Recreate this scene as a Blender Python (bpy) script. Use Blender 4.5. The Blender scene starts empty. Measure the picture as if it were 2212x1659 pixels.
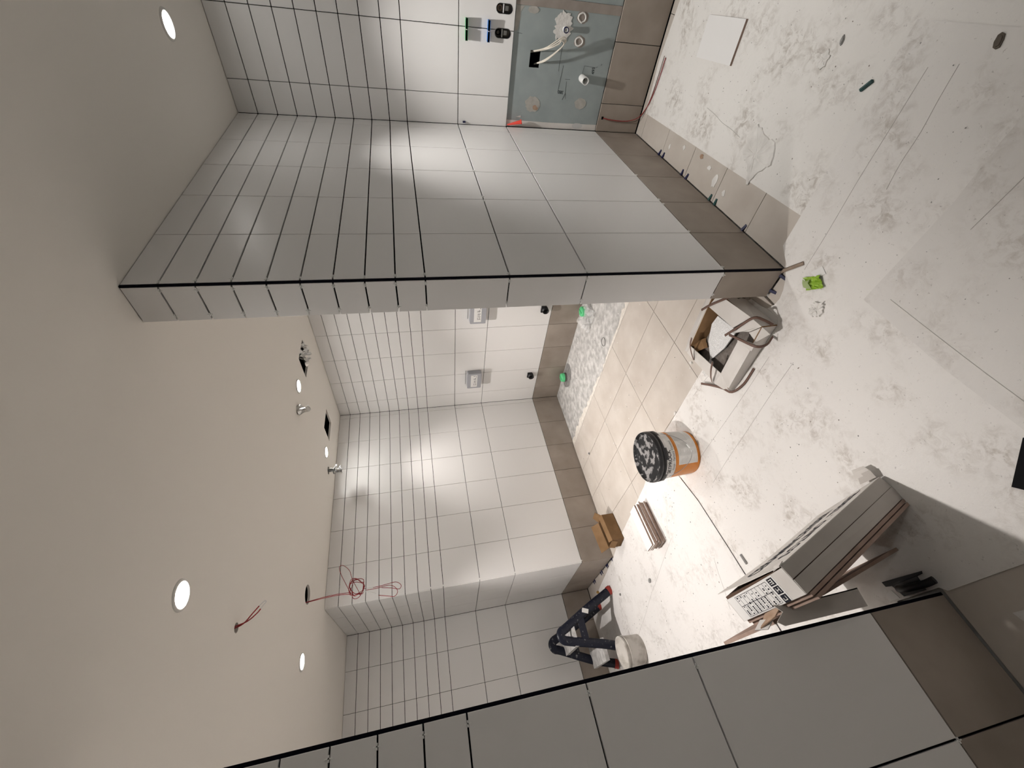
import bpy, bmesh, math, random
from mathutils import Vector, Matrix, noise
random.seed(7)
sc = bpy.context.scene
col = sc.collection
PI = math.pi

# ------------------------------------------------------------------ camera
CAM = (-1.2565, -0.8514, 1.5339)
RX = Vector((-0.19988, -0.10557, -0.97412))      # picture right (the photo lies on its side)
RY = Vector((-0.74029, 0.66756, 0.07956))        # picture down
RF = Vector((0.64188, 0.73703, -0.21159))        # view direction
cd = bpy.data.cameras.new('camera')
cam = bpy.data.objects.new('camera', cd)
col.objects.link(cam)
cd.sensor_fit = 'HORIZONTAL'
cd.sensor_width = 36.0
cd.lens = 36.0 * 899.85 / 2212.0
cd.clip_start = 0.02
cam.matrix_world = Matrix(((RX.x, -RY.x, -RF.x, CAM[0]), (RX.y, -RY.y, -RF.y, CAM[1]),
                           (RX.z, -RY.z, -RF.z, CAM[2]), (0, 0, 0, 1)))
sc.camera = cam

# ------------------------------------------------------------------ world, exposure
w = bpy.data.worlds.new('world')
w.use_nodes = True
w.node_tree.nodes['Background'].inputs[0].default_value = (0.5, 0.48, 0.45, 1)
w.node_tree.nodes['Background'].inputs[1].default_value = 0.02
sc.world = w
sc.view_settings.view_transform = 'Standard'
sc.view_settings.look = 'None'
sc.view_settings.gamma = 1.0
sc.view_settings.use_curve_mapping = False
sc.view_settings.exposure = 0.08
sc.cycles.use_adaptive_sampling = True
sc.cycles.adaptive_threshold = 0.12
sc.cycles.adaptive_min_samples = 10
sc.cycles.max_bounces = 5
sc.cycles.diffuse_bounces = 4
sc.cycles.glossy_bounces = 2
sc.cycles.transmission_bounces = 2
sc.cycles.transparent_max_bounces = 6
sc.cycles.caustics_reflective = False
sc.cycles.caustics_refractive = False
sc.cycles.use_denoising = True
LAMP_W = 150.0            # each recessed downlight, narrow beam
LAMP_BEAM = 74.0         # full beam angle
LENS_E = 190.0          # wide glow of each lens
LAMP_COL = (1.0, 0.938, 0.90)

# ------------------------------------------------------------------ measures (metres)
H = 2.4                  # ceiling
L = 1.6214               # vanity wall
T = 0.1406               # partition thickness
X2 = 1.6896              # toilet wall
Y3 = 2.8131              # back wall
X4 = -0.1956             # return wall
Y5 = 3.7397              # recess wall
XN, YN = -1.169, 0.4005  # free corner of the near wall
W = 0.3061               # tile column
TH = 0.009               # tile thickness
ROWS = [(0.002, 0.289, 'b'), (0.289, 0.889, 'w'), (0.889, 1.191, 'w'), (1.191, 1.4919, 'w')] + \
       [(1.4919 + k * 0.1009, 1.4919 + (k + 1) * 0.1009, 'w') for k in range(9)]


# ------------------------------------------------------------------ materials
MATS = {}


def mat(name, c1, c2=None, scale=6.0, rough=0.6, spec=0.4, detail=4.0, lo=0.35, hi=0.65, bump=0.0, bscale=60.0,
        metal=0.0, rand=False, emit=0.0, alpha=1.0, trans=0.0, coat=0.0):
    if name in MATS:
        return MATS[name]
    m = bpy.data.materials.new(name)
    m.use_nodes = True
    nt = m.node_tree
    b = nt.nodes['Principled BSDF']
    b.inputs['Base Color'].default_value = (*c1, 1)
    b.inputs['Roughness'].default_value = rough
    b.inputs['Specular IOR Level'].default_value = spec
    b.inputs['Metallic'].default_value = metal
    b.inputs['Alpha'].default_value = alpha
    b.inputs['Transmission Weight'].default_value = trans
    if emit:
        b.inputs['Emission Color'].default_value = (*c1, 1)
        b.inputs['Emission Strength'].default_value = emit
    vec = None
    if c2 is not None or bump:
        tc = nt.nodes.new('ShaderNodeTexCoord')
        vec = tc.outputs['Object']
        if rand:
            oi = nt.nodes.new('ShaderNodeObjectInfo')
            mu = nt.nodes.new('ShaderNodeMath'); mu.operation = 'MULTIPLY'; mu.inputs[1].default_value = 40
            nt.links.new(oi.outputs['Random'], mu.inputs[0])
            ad = nt.nodes.new('ShaderNodeVectorMath'); ad.operation = 'ADD'
            nt.links.new(vec, ad.inputs[0]); nt.links.new(mu.outputs[0], ad.inputs[1])
            vec = ad.outputs[0]
    if c2 is not None:
        n = nt.nodes.new('ShaderNodeTexNoise')
        n.inputs['Scale'].default_value = scale
        n.inputs['Detail'].default_value = detail
        r = nt.nodes.new('ShaderNodeValToRGB')
        r.color_ramp.elements[0].position = lo
        r.color_ramp.elements[0].color = (*c1, 1)
        r.color_ramp.elements[1].position = hi
        r.color_ramp.elements[1].color = (*c2, 1)
        nt.links.new(vec, n.inputs['Vector'])
        nt.links.new(n.outputs['Fac'], r.inputs[0])
        nt.links.new(r.outputs[0], b.inputs['Base Color'])
    if bump:
        n2 = nt.nodes.new('ShaderNodeTexNoise')
        n2.inputs['Scale'].default_value = bscale
        n2.inputs['Detail'].default_value = 5
        bp = nt.nodes.new('ShaderNodeBump')
        bp.inputs['Strength'].default_value = bump
        bp.inputs['Distance'].default_value = 0.01
        nt.links.new(vec, n2.inputs['Vector'])
        nt.links.new(n2.outputs['Fac'], bp.inputs['Height'])
        nt.links.new(bp.outputs[0], b.inputs['Normal'])
    MATS[name] = m
    return m


def sheet_mat(name, base, stain, amount, seed, fine=(0.30, 0.28, 0.26)):
    """white floor covering with trodden-in dirt: broad smears and small specks"""
    m = bpy.data.materials.new(name)
    m.use_nodes = True
    nt = m.node_tree
    b = nt.nodes['Principled BSDF']
    b.inputs['Roughness'].default_value = 0.75
    b.inputs['Specular IOR Level'].default_value = 0.25
    tc = nt.nodes.new('ShaderNodeTexCoord')
    mp = nt.nodes.new('ShaderNodeMapping')
    mp.inputs['Location'].default_value = (seed, seed * 1.7, 0)
    nt.links.new(tc.outputs['Object'], mp.inputs['Vector'])

    def nz(scale, detail, rough, lo, hi, dist=0.0):
        n = nt.nodes.new('ShaderNodeTexNoise')
        n.inputs['Scale'].default_value = scale
        n.inputs['Detail'].default_value = detail
        n.inputs['Roughness'].default_value = rough
        n.inputs['Distortion'].default_value = dist
        nt.links.new(mp.outputs[0], n.inputs['Vector'])
        r = nt.nodes.new('ShaderNodeMapRange')
        r.inputs['From Min'].default_value = lo
        r.inputs['From Max'].default_value = hi
        nt.links.new(n.outputs['Fac'], r.inputs['Value'])
        return r.outputs[0]

    def mul(a, c):
        x = nt.nodes.new('ShaderNodeMath'); x.operation = 'MULTIPLY'
        nt.links.new(a, x.inputs[0])
        if isinstance(c, float):
            x.inputs[1].default_value = c
        else:
            nt.links.new(c, x.inputs[1])
        return x.outputs[0]

    def mix(f, a, c):
        x = nt.nodes.new('ShaderNodeMix'); x.data_type = 'RGBA'
        nt.links.new(f, x.inputs[0])
        for i, v in ((6, a), (7, c)):
            if isinstance(v, tuple):
                x.inputs[i].default_value = (*v, 1)
            else:
                nt.links.new(v, x.inputs[i])
        return x.outputs[2]
    smear = mul(mul(nz(5.5, 3, 0.5, 0.46, 0.68), nz(30, 6, 0.7, 0.44, 0.64, 0.6)), amount)
    speck = mul(nz(95, 3, 0.6, 0.66, 0.74), 0.55)
    broad = mul(nz(1.6, 2, 0.5, 0.45, 0.75), 0.10)
    c = mix(broad, base, (0.55, 0.50, 0.46))
    c = mix(smear, c, stain)
    c = mix(speck, c, fine)
    nt.links.new(c, b.inputs['Base Color'])
    bp = nt.nodes.new('ShaderNodeBump')
    bp.inputs['Strength'].default_value = 0.12
    bp.inputs['Distance'].default_value = 0.01
    nt.links.new(nz(40, 5, 0.6, 0.3, 0.7), bp.inputs['Height'])
    nt.links.new(bp.outputs[0], b.inputs['Normal'])
    return m


M_WHITE = mat('white_glazed_tile', (0.80, 0.788, 0.775), rough=0.36, spec=0.33)
M_BROWN = mat('taupe_stone_tile', (0.285, 0.242, 0.205), (0.375, 0.325, 0.28), scale=5, rough=0.55, spec=0.3, rand=True, lo=0.3, hi=0.72)
M_FLOORT = mat('taupe_floor_tile', (0.46, 0.41, 0.36), (0.57, 0.525, 0.475), scale=6, rough=0.55, spec=0.3, rand=True, detail=8, lo=0.25, hi=0.75)
M_CORE = mat('shaded_adhesive_joint', (0.006, 0.006, 0.010), rough=0.95, spec=0.05)  # dark adhesive; shade deep in the joints is put into its near-black colour
M_PAINT = mat('off_white_paint', (0.84, 0.80, 0.74), rough=0.95, spec=0.1)
M_WALLP = mat('plain_white_paint', (0.80, 0.78, 0.76), rough=0.9, spec=0.1)
M_DARK = mat('unlit_void', (0.008, 0.008, 0.008), rough=1.0, spec=0.0)
M_CONC = mat('raw_concrete', (0.36, 0.35, 0.335), (0.56, 0.55, 0.53), scale=20, rough=0.9, spec=0.1, detail=8, lo=0.38, hi=0.66, bump=0.4, bscale=25)
M_MORTAR = mat('pale_mortar', (0.60, 0.56, 0.50), (0.72, 0.68, 0.62), scale=30, rough=0.95, spec=0.05, bump=0.6, bscale=70)
M_TEAL = mat('blue_green_wallboard', (0.29, 0.33, 0.328), (0.33, 0.37, 0.368), scale=10, rough=0.85, spec=0.1)
M_TEALD = mat('darker_board_paper', (0.11, 0.14, 0.14), rough=0.85, spec=0.1)
M_PUTTY = mat('beige_putty', (0.38, 0.365, 0.33), (0.45, 0.435, 0.40), scale=30, rough=0.9, spec=0.1)
M_PLAST = mat('white_plaster', (0.66, 0.64, 0.61), (0.78, 0.76, 0.73), scale=14, rough=0.9, spec=0.1, bump=0.5, bscale=35)
M_STRIP = mat('bare_taupe_strip', (0.27, 0.235, 0.21), (0.33, 0.29, 0.26), scale=12, rough=0.8, spec=0.1)
M_PVC = mat('white_pvc', (0.72, 0.72, 0.70), rough=0.35, spec=0.4)
M_BLACK = mat('black_plastic', (0.012, 0.012, 0.014), rough=0.45, spec=0.4)
M_NAVY = mat('navy_enamel', (0.005, 0.007, 0.018), (0.25, 0.25, 0.25), scale=45, rough=0.4, spec=0.35, lo=0.62, hi=0.74)
M_DUSTY = mat('dusty_grey_step', (0.42, 0.41, 0.40), (0.62, 0.61, 0.60), scale=25, rough=0.9, spec=0.1, bump=0.4, bscale=60)
M_REDRUB = mat('red_rubber', (0.33, 0.045, 0.035), rough=0.6, spec=0.3)
M_RED = mat('red_wire', (0.30, 0.015, 0.02), rough=0.45, spec=0.4)
M_REDP = mat('red_plastic', (0.62, 0.06, 0.04), rough=0.4, spec=0.4)
M_BLUEP = mat('blue_plastic', (0.02, 0.13, 0.42), (0.05, 0.2, 0.5), scale=60, rough=0.5, spec=0.4, lo=0.5, hi=0.8)
M_GREENP = mat('green_plastic', (0.03, 0.24, 0.08), (0.08, 0.32, 0.14), scale=60, rough=0.5, spec=0.4, lo=0.5, hi=0.8)
M_NAVYP = mat('dark_blue_plastic', (0.008, 0.010, 0.055), rough=0.45, spec=0.4)
M_DKGREENP = mat('dark_green_plastic', (0.01, 0.06, 0.055), rough=0.45, spec=0.4)
M_CAP = mat('mint_green_cap', (0.10, 0.52, 0.22), rough=0.4, spec=0.4)
M_CARTW = mat('white_carton', (0.60, 0.57, 0.535), (0.70, 0.67, 0.64), scale=7, rough=0.85, spec=0.1, lo=0.3, hi=0.7)
M_CARTG = mat('greyish_carton', (0.44, 0.41, 0.38), (0.52, 0.49, 0.455), scale=5, rough=0.85, spec=0.1)
M_KRAFT = mat('brown_cardboard', (0.20, 0.118, 0.058), (0.26, 0.158, 0.082), scale=9, rough=0.85, spec=0.1)
M_KRAFTD = mat('torn_cardboard_core', (0.33, 0.22, 0.15), (0.42, 0.30, 0.22), scale=40, rough=0.95, spec=0.05)
M_BISC = mat('tile_biscuit', (0.30, 0.215, 0.175), (0.36, 0.265, 0.22), scale=25, rough=0.9, spec=0.1)
M_STRAP = mat('brown_strapping', (0.145, 0.085, 0.065), rough=0.5, spec=0.3)
M_LABEL = mat('white_label', (0.74, 0.73, 0.71), rough=0.7, spec=0.2)
M_INK = mat('black_ink', (0.015, 0.015, 0.022), rough=0.7, spec=0.2)
M_GREYINK = mat('grey_ink', (0.30, 0.30, 0.30), rough=0.7, spec=0.2)
M_LGREY = mat('pale_grey_ink', (0.56, 0.555, 0.54), rough=0.7, spec=0.2)
M_ORANGE = mat('orange_plastic', (0.68, 0.235, 0.025), (0.74, 0.28, 0.04), scale=8, rough=0.4, spec=0.4)
M_BUCKW = mat('white_bucket_print', (0.82, 0.815, 0.80), rough=0.4, spec=0.4)
M_BLID = mat('black_lid', (0.022, 0.022, 0.024), rough=0.4, spec=0.4)
M_BLIDD = mat('dusty_black_lid', (0.012, 0.012, 0.013), (0.30, 0.29, 0.285), scale=22, rough=0.6, spec=0.3, detail=6, lo=0.50, hi=0.56)
M_STEEL = mat('steel_wire', (0.45, 0.45, 0.45), rough=0.35, metal=1.0)
M_FOIL = mat('aluminium_foil', (0.62, 0.61, 0.59), rough=0.28, metal=1.0)
M_GREYBOX = mat('grey_sensor_box', (0.36, 0.365, 0.39), rough=0.5, spec=0.3)
M_DKGREY = mat('dark_grey_box_side', (0.20, 0.195, 0.205), rough=0.5, spec=0.3)
M_PAIL = mat('stained_white_pail', (0.34, 0.31, 0.27), (0.60, 0.57, 0.53), scale=14, rough=0.6, spec=0.3, detail=8, lo=0.28, hi=0.55)
M_SPACER = mat('clear_plastic_spacer', (0.86, 0.86, 0.84), rough=0.4, spec=0.3)
M_LIME = mat('lime_green_wrapper', (0.24, 0.42, 0.025), (0.33, 0.52, 0.06), scale=30, rough=0.4, spec=0.4)
M_SAGE = mat('pale_green_wrapper', (0.32, 0.40, 0.18), rough=0.5, spec=0.3)
M_WOOD = mat('bare_wood', (0.26, 0.20, 0.155), (0.33, 0.265, 0.21), scale=30, rough=0.8, spec=0.1)
M_TAN = mat('tan_foam', (0.42, 0.27, 0.10), rough=0.8, spec=0.1)
M_GLIT = mat('sparkling_white_tile', (0.62, 0.62, 0.615), (0.86, 0.86, 0.86), scale=260, rough=0.5, spec=0.4, lo=0.45, hi=0.62)
M_MESH = mat('ribbed_grey_tile_back', (0.15, 0.13, 0.115), (0.20, 0.178, 0.16), scale=60, rough=0.85, spec=0.1)
M_FILM = mat('clear_plastic_film', (0.75, 0.75, 0.74), rough=0.12, spec=0.6, alpha=0.38)
M_GREYCH = mat('grey_mortar_chip', (0.27, 0.265, 0.255), (0.36, 0.35, 0.34), scale=80, rough=0.9, spec=0.1)
M_CABLE = mat('cream_cable', (0.66, 0.61, 0.53), rough=0.5, spec=0.3)
M_LENS = mat('lit_lens', (1.0, 0.985, 0.95), emit=LENS_E)
M_TRIM = mat('lamp_trim_white', (0.72, 0.70, 0.66), rough=0.5, spec=0.3)
M_PENCIL = mat('pencil_line', (0.05, 0.06, 0.065), rough=0.8, spec=0.1)
M_METALBOX = mat('dull_metal_box', (0.12, 0.11, 0.10), (0.20, 0.18, 0.155), scale=30, rough=0.5, metal=0.4)
M_SHEET1 = sheet_mat('dirty_white_sheet', (0.77, 0.75, 0.72), (0.34, 0.295, 0.25), 0.75, 3.1)
M_SHEET2 = sheet_mat('white_sheet', (0.755, 0.735, 0.71), (0.36, 0.315, 0.265), 0.62, 8.4)
M_SHEET3 = sheet_mat('cleaner_white_sheet', (0.70, 0.68, 0.655), (0.38, 0.335, 0.29), 0.5, 15.2)
M_SHEETA = sheet_mat('recess_white_sheet', (0.76, 0.74, 0.72), (0.38, 0.35, 0.32), 0.55, 21.7)


# ------------------------------------------------------------------ mesh builder
class B:
    def __init__(s):
        s.v, s.f, s.m, s.sm = [], [], [], []

    def add(s, v, f, m=0, smooth=False):
        o = len(s.v)
        s.v += [tuple(p) for p in v]
        s.f += [tuple(o + i for i in q) for q in f]
        s.m += [m] * len(f)
        s.sm += [smooth] * len(f)
        return s

    def box(s, x0, x1, y0, y1, z0, z1, m=0, M=None):
        v = [Vector((x, y, z)) for z in (z0, z1) for y in (y0, y1) for x in (x0, x1)]
        if M is not None:
            v = [M @ p for p in v]
        return s.add(v, [(0, 2, 3, 1), (4, 5, 7, 6), (0, 1, 5, 4), (2, 6, 7, 3), (0, 4, 6, 2), (1, 3, 7, 5)], m)

    def prism(s, poly, z0, z1, m=0, M=None, top=None):
        n = len(poly)
        v = [Vector((p[0], p[1], z0)) for p in poly] + [Vector((p[0], p[1], z1)) for p in poly]
        if M is not None:
            v = [M @ p for p in v]
        area = sum(poly[i][0] * poly[(i + 1) % n][1] - poly[(i + 1) % n][0] * poly[i][1] for i in range(n))
        f = [tuple(range(n))[::-1], tuple(range(n, 2 * n))] + [(i, (i + 1) % n, n + (i + 1) % n, n + i) for i in range(n)]
        if area < 0:
            f = [q[::-1] for q in f]
        s.add(v, f, m)
        if top is not None:
            s.m[-len(f) + 1] = top
        return s

    def slab(s, pts, t, m=0, m2=None):
        """thick sheet: polygon of 3D points, thickness t along its normal; m2 for the back side"""
        p = [Vector(q) for q in pts]
        n = Vector((0, 0, 0))
        for i in range(len(p)):
            n += (p[i] - p[0]).cross(p[(i + 1) % len(p)] - p[0])
        n.normalize()
        k = len(p)
        v = p + [q - n * t for q in p]
        f = [tuple(range(k)), tuple(range(k, 2 * k))[::-1]] + [(i, k + i, k + (i + 1) % k, (i + 1) % k) for i in range(k)]
        s.add(v, f, m)
        if m2 is not None:
            for j in range(len(f) - 1):
                s.m[-1 - j] = m2
        return s

    def tube(s, pts, r, n=8, closed=False, m=0, cap=True, sub=4, r2=None, flat=None):
        P = [Vector(p) for p in pts]
        if sub > 1:
            Q = []
            k = len(P)
            rng = range(k if closed else k - 1)
            for i in rng:
                a = P[(i - 1) % k] if (closed or i > 0) else P[0] * 2 - P[1]
                b, c = P[i], P[(i + 1) % k]
                d = P[(i + 2) % k] if (closed or i + 2 < k) else P[-1] * 2 - P[-2]
                for j in range(sub):
                    t = j / sub
                    Q.append(0.5 * ((2 * b) + (c - a) * t + (2 * a - 5 * b + 4 * c - d) * t * t + (3 * b - a - 3 * c + d) * t ** 3))
            if not closed:
                Q.append(P[-1])
            P = Q
        k = len(P)
        v, f = [], []
        up = None
        for i in range(k):
            if closed:
                t = P[(i + 1) % k] - P[i - 1]
            else:
                t = P[min(i + 1, k - 1)] - P[max(i - 1, 0)]
            if t.length < 1e-9:
                t = Vector((0, 0, 1))
            t.normalize()
            if flat is not None:
                e2 = Vector(flat).normalized()
                e1 = e2.cross(t).normalized()
                e2 = t.cross(e1).normalized()
            else:
                if up is None:
                    up = Vector((0, 0, 1)) if abs(t.z) < 0.9 else Vector((1, 0, 0))
                e1 = up.cross(t).normalized()
                e2 = t.cross(e1).normalized()
                up = e2
            for j in range(n):
                a = 2 * PI * j / n
                v.append(P[i] + e1 * r * math.cos(a) + e2 * (r2 or r) * math.sin(a))
        for i in range(k if closed else k - 1):
            for j in range(n):
                a, b = i * n + j, i * n + (j + 1) % n
                c, d = ((i + 1) % k) * n + (j + 1) % n, ((i + 1) % k) * n + j
                f.append((a, b, c, d))
        s.add(v, f, m, True)
        if cap and not closed:
            s.add([v[j] for j in range(n)], [tuple(range(n))[::-1]], m)
            s.add([v[(k - 1) * n + j] for j in range(n)], [tuple(range(n))], m)
        return s

    def lathe(s, prof, c=(0, 0, 0), n=40, m=0, smooth=True, a0=0.0, a1=2 * PI, M=None):
        full = abs(a1 - a0 - 2 * PI) < 1e-6
        k = n if full else n + 1
        v = []
        for r, z in prof:
            for j in range(k):
                a = a0 + (a1 - a0) * j / n
                p = Vector((r * math.cos(a), r * math.sin(a), z))
                if M is not None:
                    p = M @ p
                v.append(p + Vector(c))
        f = []
        for i in range(len(prof) - 1):
            for j in range(n):
                a, b = i * k + j, i * k + (j + 1) % k
                f.append((a, b, b + k, a + k))
        return s.add(v, f, m, smooth)

    def mesh(s, name):
        me = bpy.data.meshes.new(name)
        me.from_pydata(s.v, [], s.f)
        me.polygons.foreach_set('material_index', s.m)
        me.polygons.foreach_set('use_smooth', s.sm)
        me.update()
        return me

    def obj(s, name, mats, parent=None):
        me = s.mesh(name)
        for q in (mats if isinstance(mats, (list, tuple)) else [mats]):
            me.materials.append(q)
        return link(name, me, parent)


def link(name, me, parent=None):
    o = bpy.data.objects.new(name, me)
    col.objects.link(o)
    if parent is not None:
        o.parent = parent
        loc = parent.location.copy()
        q = parent.parent
        while q is not None:
            q = q.parent
        o.matrix_parent_inverse = Matrix.Translation(-loc) if parent.type == 'EMPTY' else Matrix.Identity(4)
    return o


def tag(o, label, cat, group=None):
    o['label'] = label
    o['category'] = cat
    if group:
        o['group'] = group
    return o


def thing(name, label, cat, loc, group=None):
    o = bpy.data.objects.new(name, None)
    o.empty_display_size = 0.05
    o.location = loc
    col.objects.link(o)
    return tag(o, label, cat, group)


def struct(o):
    o['kind'] = 'structure'
    return o


def recalc(o):
    bm = bmesh.new()
    bm.from_mesh(o.data)
    bmesh.ops.recalc_face_normals(bm, faces=bm.faces)
    bm.to_mesh(o.data)
    bm.free()
    return o


def cut(o, cutters):
    for c in cutters:
        md = o.modifiers.new('cut', 'BOOLEAN')
        md.operation = 'DIFFERENCE'
        md.solver = 'EXACT'
        md.object = c
    bpy.context.view_layer.update()
    dg = bpy.context.evaluated_depsgraph_get()
    me = bpy.data.meshes.new_from_object(o.evaluated_get(dg))
    o.modifiers.clear()
    o.data = me


def drop(objs):
    for o in objs:
        bpy.data.objects.remove(o)


def text_mesh(s, size):
    cu = bpy.data.curves.new('t', 'FONT')
    cu.body = s
    cu.size = size
    cu.offset = size * 0.018
    o = bpy.data.objects.new('t', cu)
    col.objects.link(o)
    bpy.context.view_layer.update()
    dg = bpy.context.evaluated_depsgraph_get()
    me = bpy.data.meshes.new_from_object(o.evaluated_get(dg))
    v = [x.co.copy() for x in me.vertices]
    f = [tuple(p.vertices) for p in me.polygons]
    bpy.data.objects.remove(o)
    return v, f


def ordinal(k):
    return ['first', 'second', 'third', 'fourth', 'fifth', 'sixth', 'seventh', 'eighth', 'ninth', 'tenth',
            'eleventh', 'twelfth', 'thirteenth', 'fourteenth'][k]


# ------------------------------------------------------------------ tiles on walls
TCACHE = {}


def tile_mesh(wd, hg, th, m):
    key = (round(wd, 4), round(hg, 4), round(th, 4), m.name)
    if key not in TCACHE:
        c = 0.0009
        b = B()
        r0 = [(0, -th, 0), (wd, -th, 0), (wd, -th, hg), (0, -th, hg)]
        r1 = [(0, -c, 0), (wd, -c, 0), (wd, -c, hg), (0, -c, hg)]
        r2 = [(c, 0, c), (wd - c, 0, c), (wd - c, 0, hg - c), (c, 0, hg - c)]
        f = [(0, 1, 2, 3), (11, 10, 9, 8)]
        for i in range(4):
            j = (i + 1) % 4
            f += [(i, 4 + i, 4 + j, j), (4 + i, 8 + i, 8 + j, 4 + j)]
        b.add(r0 + r1 + r2, f)
        me = b.mesh('tile')
        me.materials.append(m)
        bm = bmesh.new(); bm.from_mesh(me); bmesh.ops.recalc_face_normals(bm, faces=bm.faces); bm.to_mesh(me); bm.free()
        TCACHE[key] = me
    return TCACHE[key]


def tile_face(parent, o, u, n, cols, rows=ROWS, gh=0.0022, gv=0.0014, skip=None, keep=None):
    """tiles on a wall: o = origin on the tile face, u = horizontal direction, n = outward normal"""
    o, u, n = Vector(o), Vector(u), Vector(n)
    z = Vector((0, 0, 1))
    for ci, (a, b) in enumerate(cols):
        for ri, (z0, z1, k) in enumerate(rows):
            if skip and skip(ci, ri):
                continue
            me = tile_mesh(b - a - 2 * gv, z1 - z0 - 2 * gh, TH, M_WHITE if k == 'w' else M_BROWN)
            t = bpy.data.objects.new('tile', me)
            col.objects.link(t)
            t.parent = parent
            p = o + u * (a + gv) + z * (z0 + gh)
            R = Matrix((u, n, z)).transposed()
            if R.determinant() < 0:            # keep the mesh right-handed: run the width the other way
                p = o + u * (b - gv) + z * (z0 + gh)
                R = Matrix((-u, n, z)).transposed()
            t.matrix_local = Matrix.Translation(p) @ R.to_4x4()
            if keep is not None:
                keep[(ci, ri)] = t


def cols_from(edges):
    return [(edges[i], edges[i + 1]) for i in range(len(edges) - 1)]


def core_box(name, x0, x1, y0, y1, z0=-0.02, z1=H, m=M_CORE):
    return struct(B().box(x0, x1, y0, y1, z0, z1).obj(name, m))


LOWROWS = [(-0.0135, 0.289, 'b')] + ROWS[1:]
G = 0.0140   # how far the wall body lies behind the tile faces

# ================================================================== STRUCTURE
# --- floor
floor = struct(B().box(-2.5, 1.85, -2.5, 3.9, -0.12, -0.0125).obj('floor', M_CONC))
FTC = {}


def floor_tile(x0, x1, y0, y1):
    g = 0.0012
    key = (round(x1 - x0, 4), round(y1 - y0, 4))
    if key not in FTC:
        a, b2, c, th = key[0] - 2 * g, key[1] - 2 * g, 0.0008, 0.0125
        q = B()
        q.add([(0, 0, -th), (a, 0, -th), (a, b2, -th), (0, b2, -th), (0, 0, -c), (a, 0, -c), (a, b2, -c), (0, b2, -c),
               (c, c, 0), (a - c, c, 0), (a - c, b2 - c, 0), (c, b2 - c, 0)],
              [(3, 2, 1, 0), (8, 9, 10, 11)] + [f for i in range(4) for f in ((i, (i + 1) % 4, 4 + (i + 1) % 4, 4 + i),
                                                                            (4 + i, 4 + (i + 1) % 4, 8 + (i + 1) % 4, 8 + i))])
        me = q.mesh('floor_tile')
        me.materials.append(M_FLOORT)
        FTC[key] = me
    t = bpy.data.objects.new('floor_tile', FTC[key])
    col.objects.link(t)
    t.parent = floor
    t.location = (x0 + g, y0 + g, 0)


fx = [0.983 - 0.303 * k for k in range(5)][::-1]                 # main floor behind the partition
fy = [0.148, 0.76, 1.357, 1.957, 2.56, 2.805]
for i in range(len(fx) - 1):
    for j in range(len(fy) - 1):
        floor_tile(fx[i], fx[i + 1], fy[j], fy[j + 1])
for i, (a, b) in enumerate(cols_from([-0.195, -0.531, -0.834, -1.137, -1.44])):   # recess floor beyond the sheet
    floor_tile(b, a, 3.15, 3.733)
floor_tile(-0.531, -0.205, 2.56, 3.15)
for k in range(6):                                               # strip in front of the partition
    floor_tile(k * W, min((k + 1) * W, 1.615), -0.61, -0.002)
for k in range(3):                                               # along the vanity wall
    floor_tile(5 * W, 1.615, -0.61 - 0.606 * (k + 1), -0.61 - 0.606 * k)
floor_tile(-0.303, -0.003, -0.25, 0.14)                          # round the free corner
for k in range(3):                                               # in front of the near wall
    floor_tile(XN + 0.05 - 0.606 * (k + 1), XN + 0.05 - 0.606 * k, -0.21, 0.395)
for j in range(2):
    for k in range(3):
        floor_tile(XN + 0.05 - 0.606 * (k + 1), XN + 0.05 - 0.606 * k, -0.816 - 0.606 * j, -0.21 - 0.606 * j)
floor_tile(XN + 0.05, XN + 0.35, -0.21, 0.75)

# pale mortar lip between the floor tiles and the bare concrete strip
bm_ = B()
rng = random.Random(3)
ys = [0.15 + 2.65 * k / 60 for k in range(61)]
prevs = None
for y in ys:
    e = 1.035 + rng.uniform(-0.018, 0.022) + 0.025 * math.sin(y * 3.1)
    p = [(0.985, y, -0.001), (e - 0.012, y, -0.002 - rng.uniform(0, 0.003)), (e, y, -0.0125)]
    if prevs:
        bm_.add(prevs + p, [(0, 1, 4, 3), (1, 2, 5, 4)], 0)
    prevs = p
lip = bm_.obj('mortar_edge', M_MORTAR, floor)
recalc(lip)

# --- ceiling with its openings
ceil = struct(B().box(-2.5, 1.85, -2.5, 3.9, H, H + 0.016).obj('ceiling', M_PAINT))
OPEN = [(1.165, 1.375, 1.45, 1.66), (1.145, 1.36, 2.285, 2.495)]
HOLES = [(-0.223, 2.33, 0.062), (-0.641, 1.312, 0.021), (0.80, 1.60, 0.034), (0.875, 2.56, 0.034)]
cs = [B().box(a, b, c, d, H - 0.05, H + 0.05).obj('cutter', M_PAINT) for a, b, c, d in OPEN]
for x, y, r in HOLES:
    q = B()
    q.prism([(x + r * math.cos(2 * PI * k / 32), y + r * math.sin(2 * PI * k / 32)) for k in range(32)], H - 0.05, H + 0.05)
    cs.append(q.obj('cutter', M_PAINT))
cut(ceil, cs)
drop(cs)
void = B()
void.box(-2.5, 1.85, -2.5, 3.9, H + 0.30, H + 0.32)
void.obj('void_deck', M_DARK, ceil)
for k, (a, b, c, d) in enumerate([(-2.5, 1.85, -2.52, -2.5), (-2.5, 1.85, 3.9, 3.92), (-2.52, -2.5, -2.5, 3.9), (1.85, 1.87, -2.5, 3.9)]):
    B().box(a, b, c, d, H + 0.0, H + 0.32).obj('void_side', M_DARK, ceil)

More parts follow.
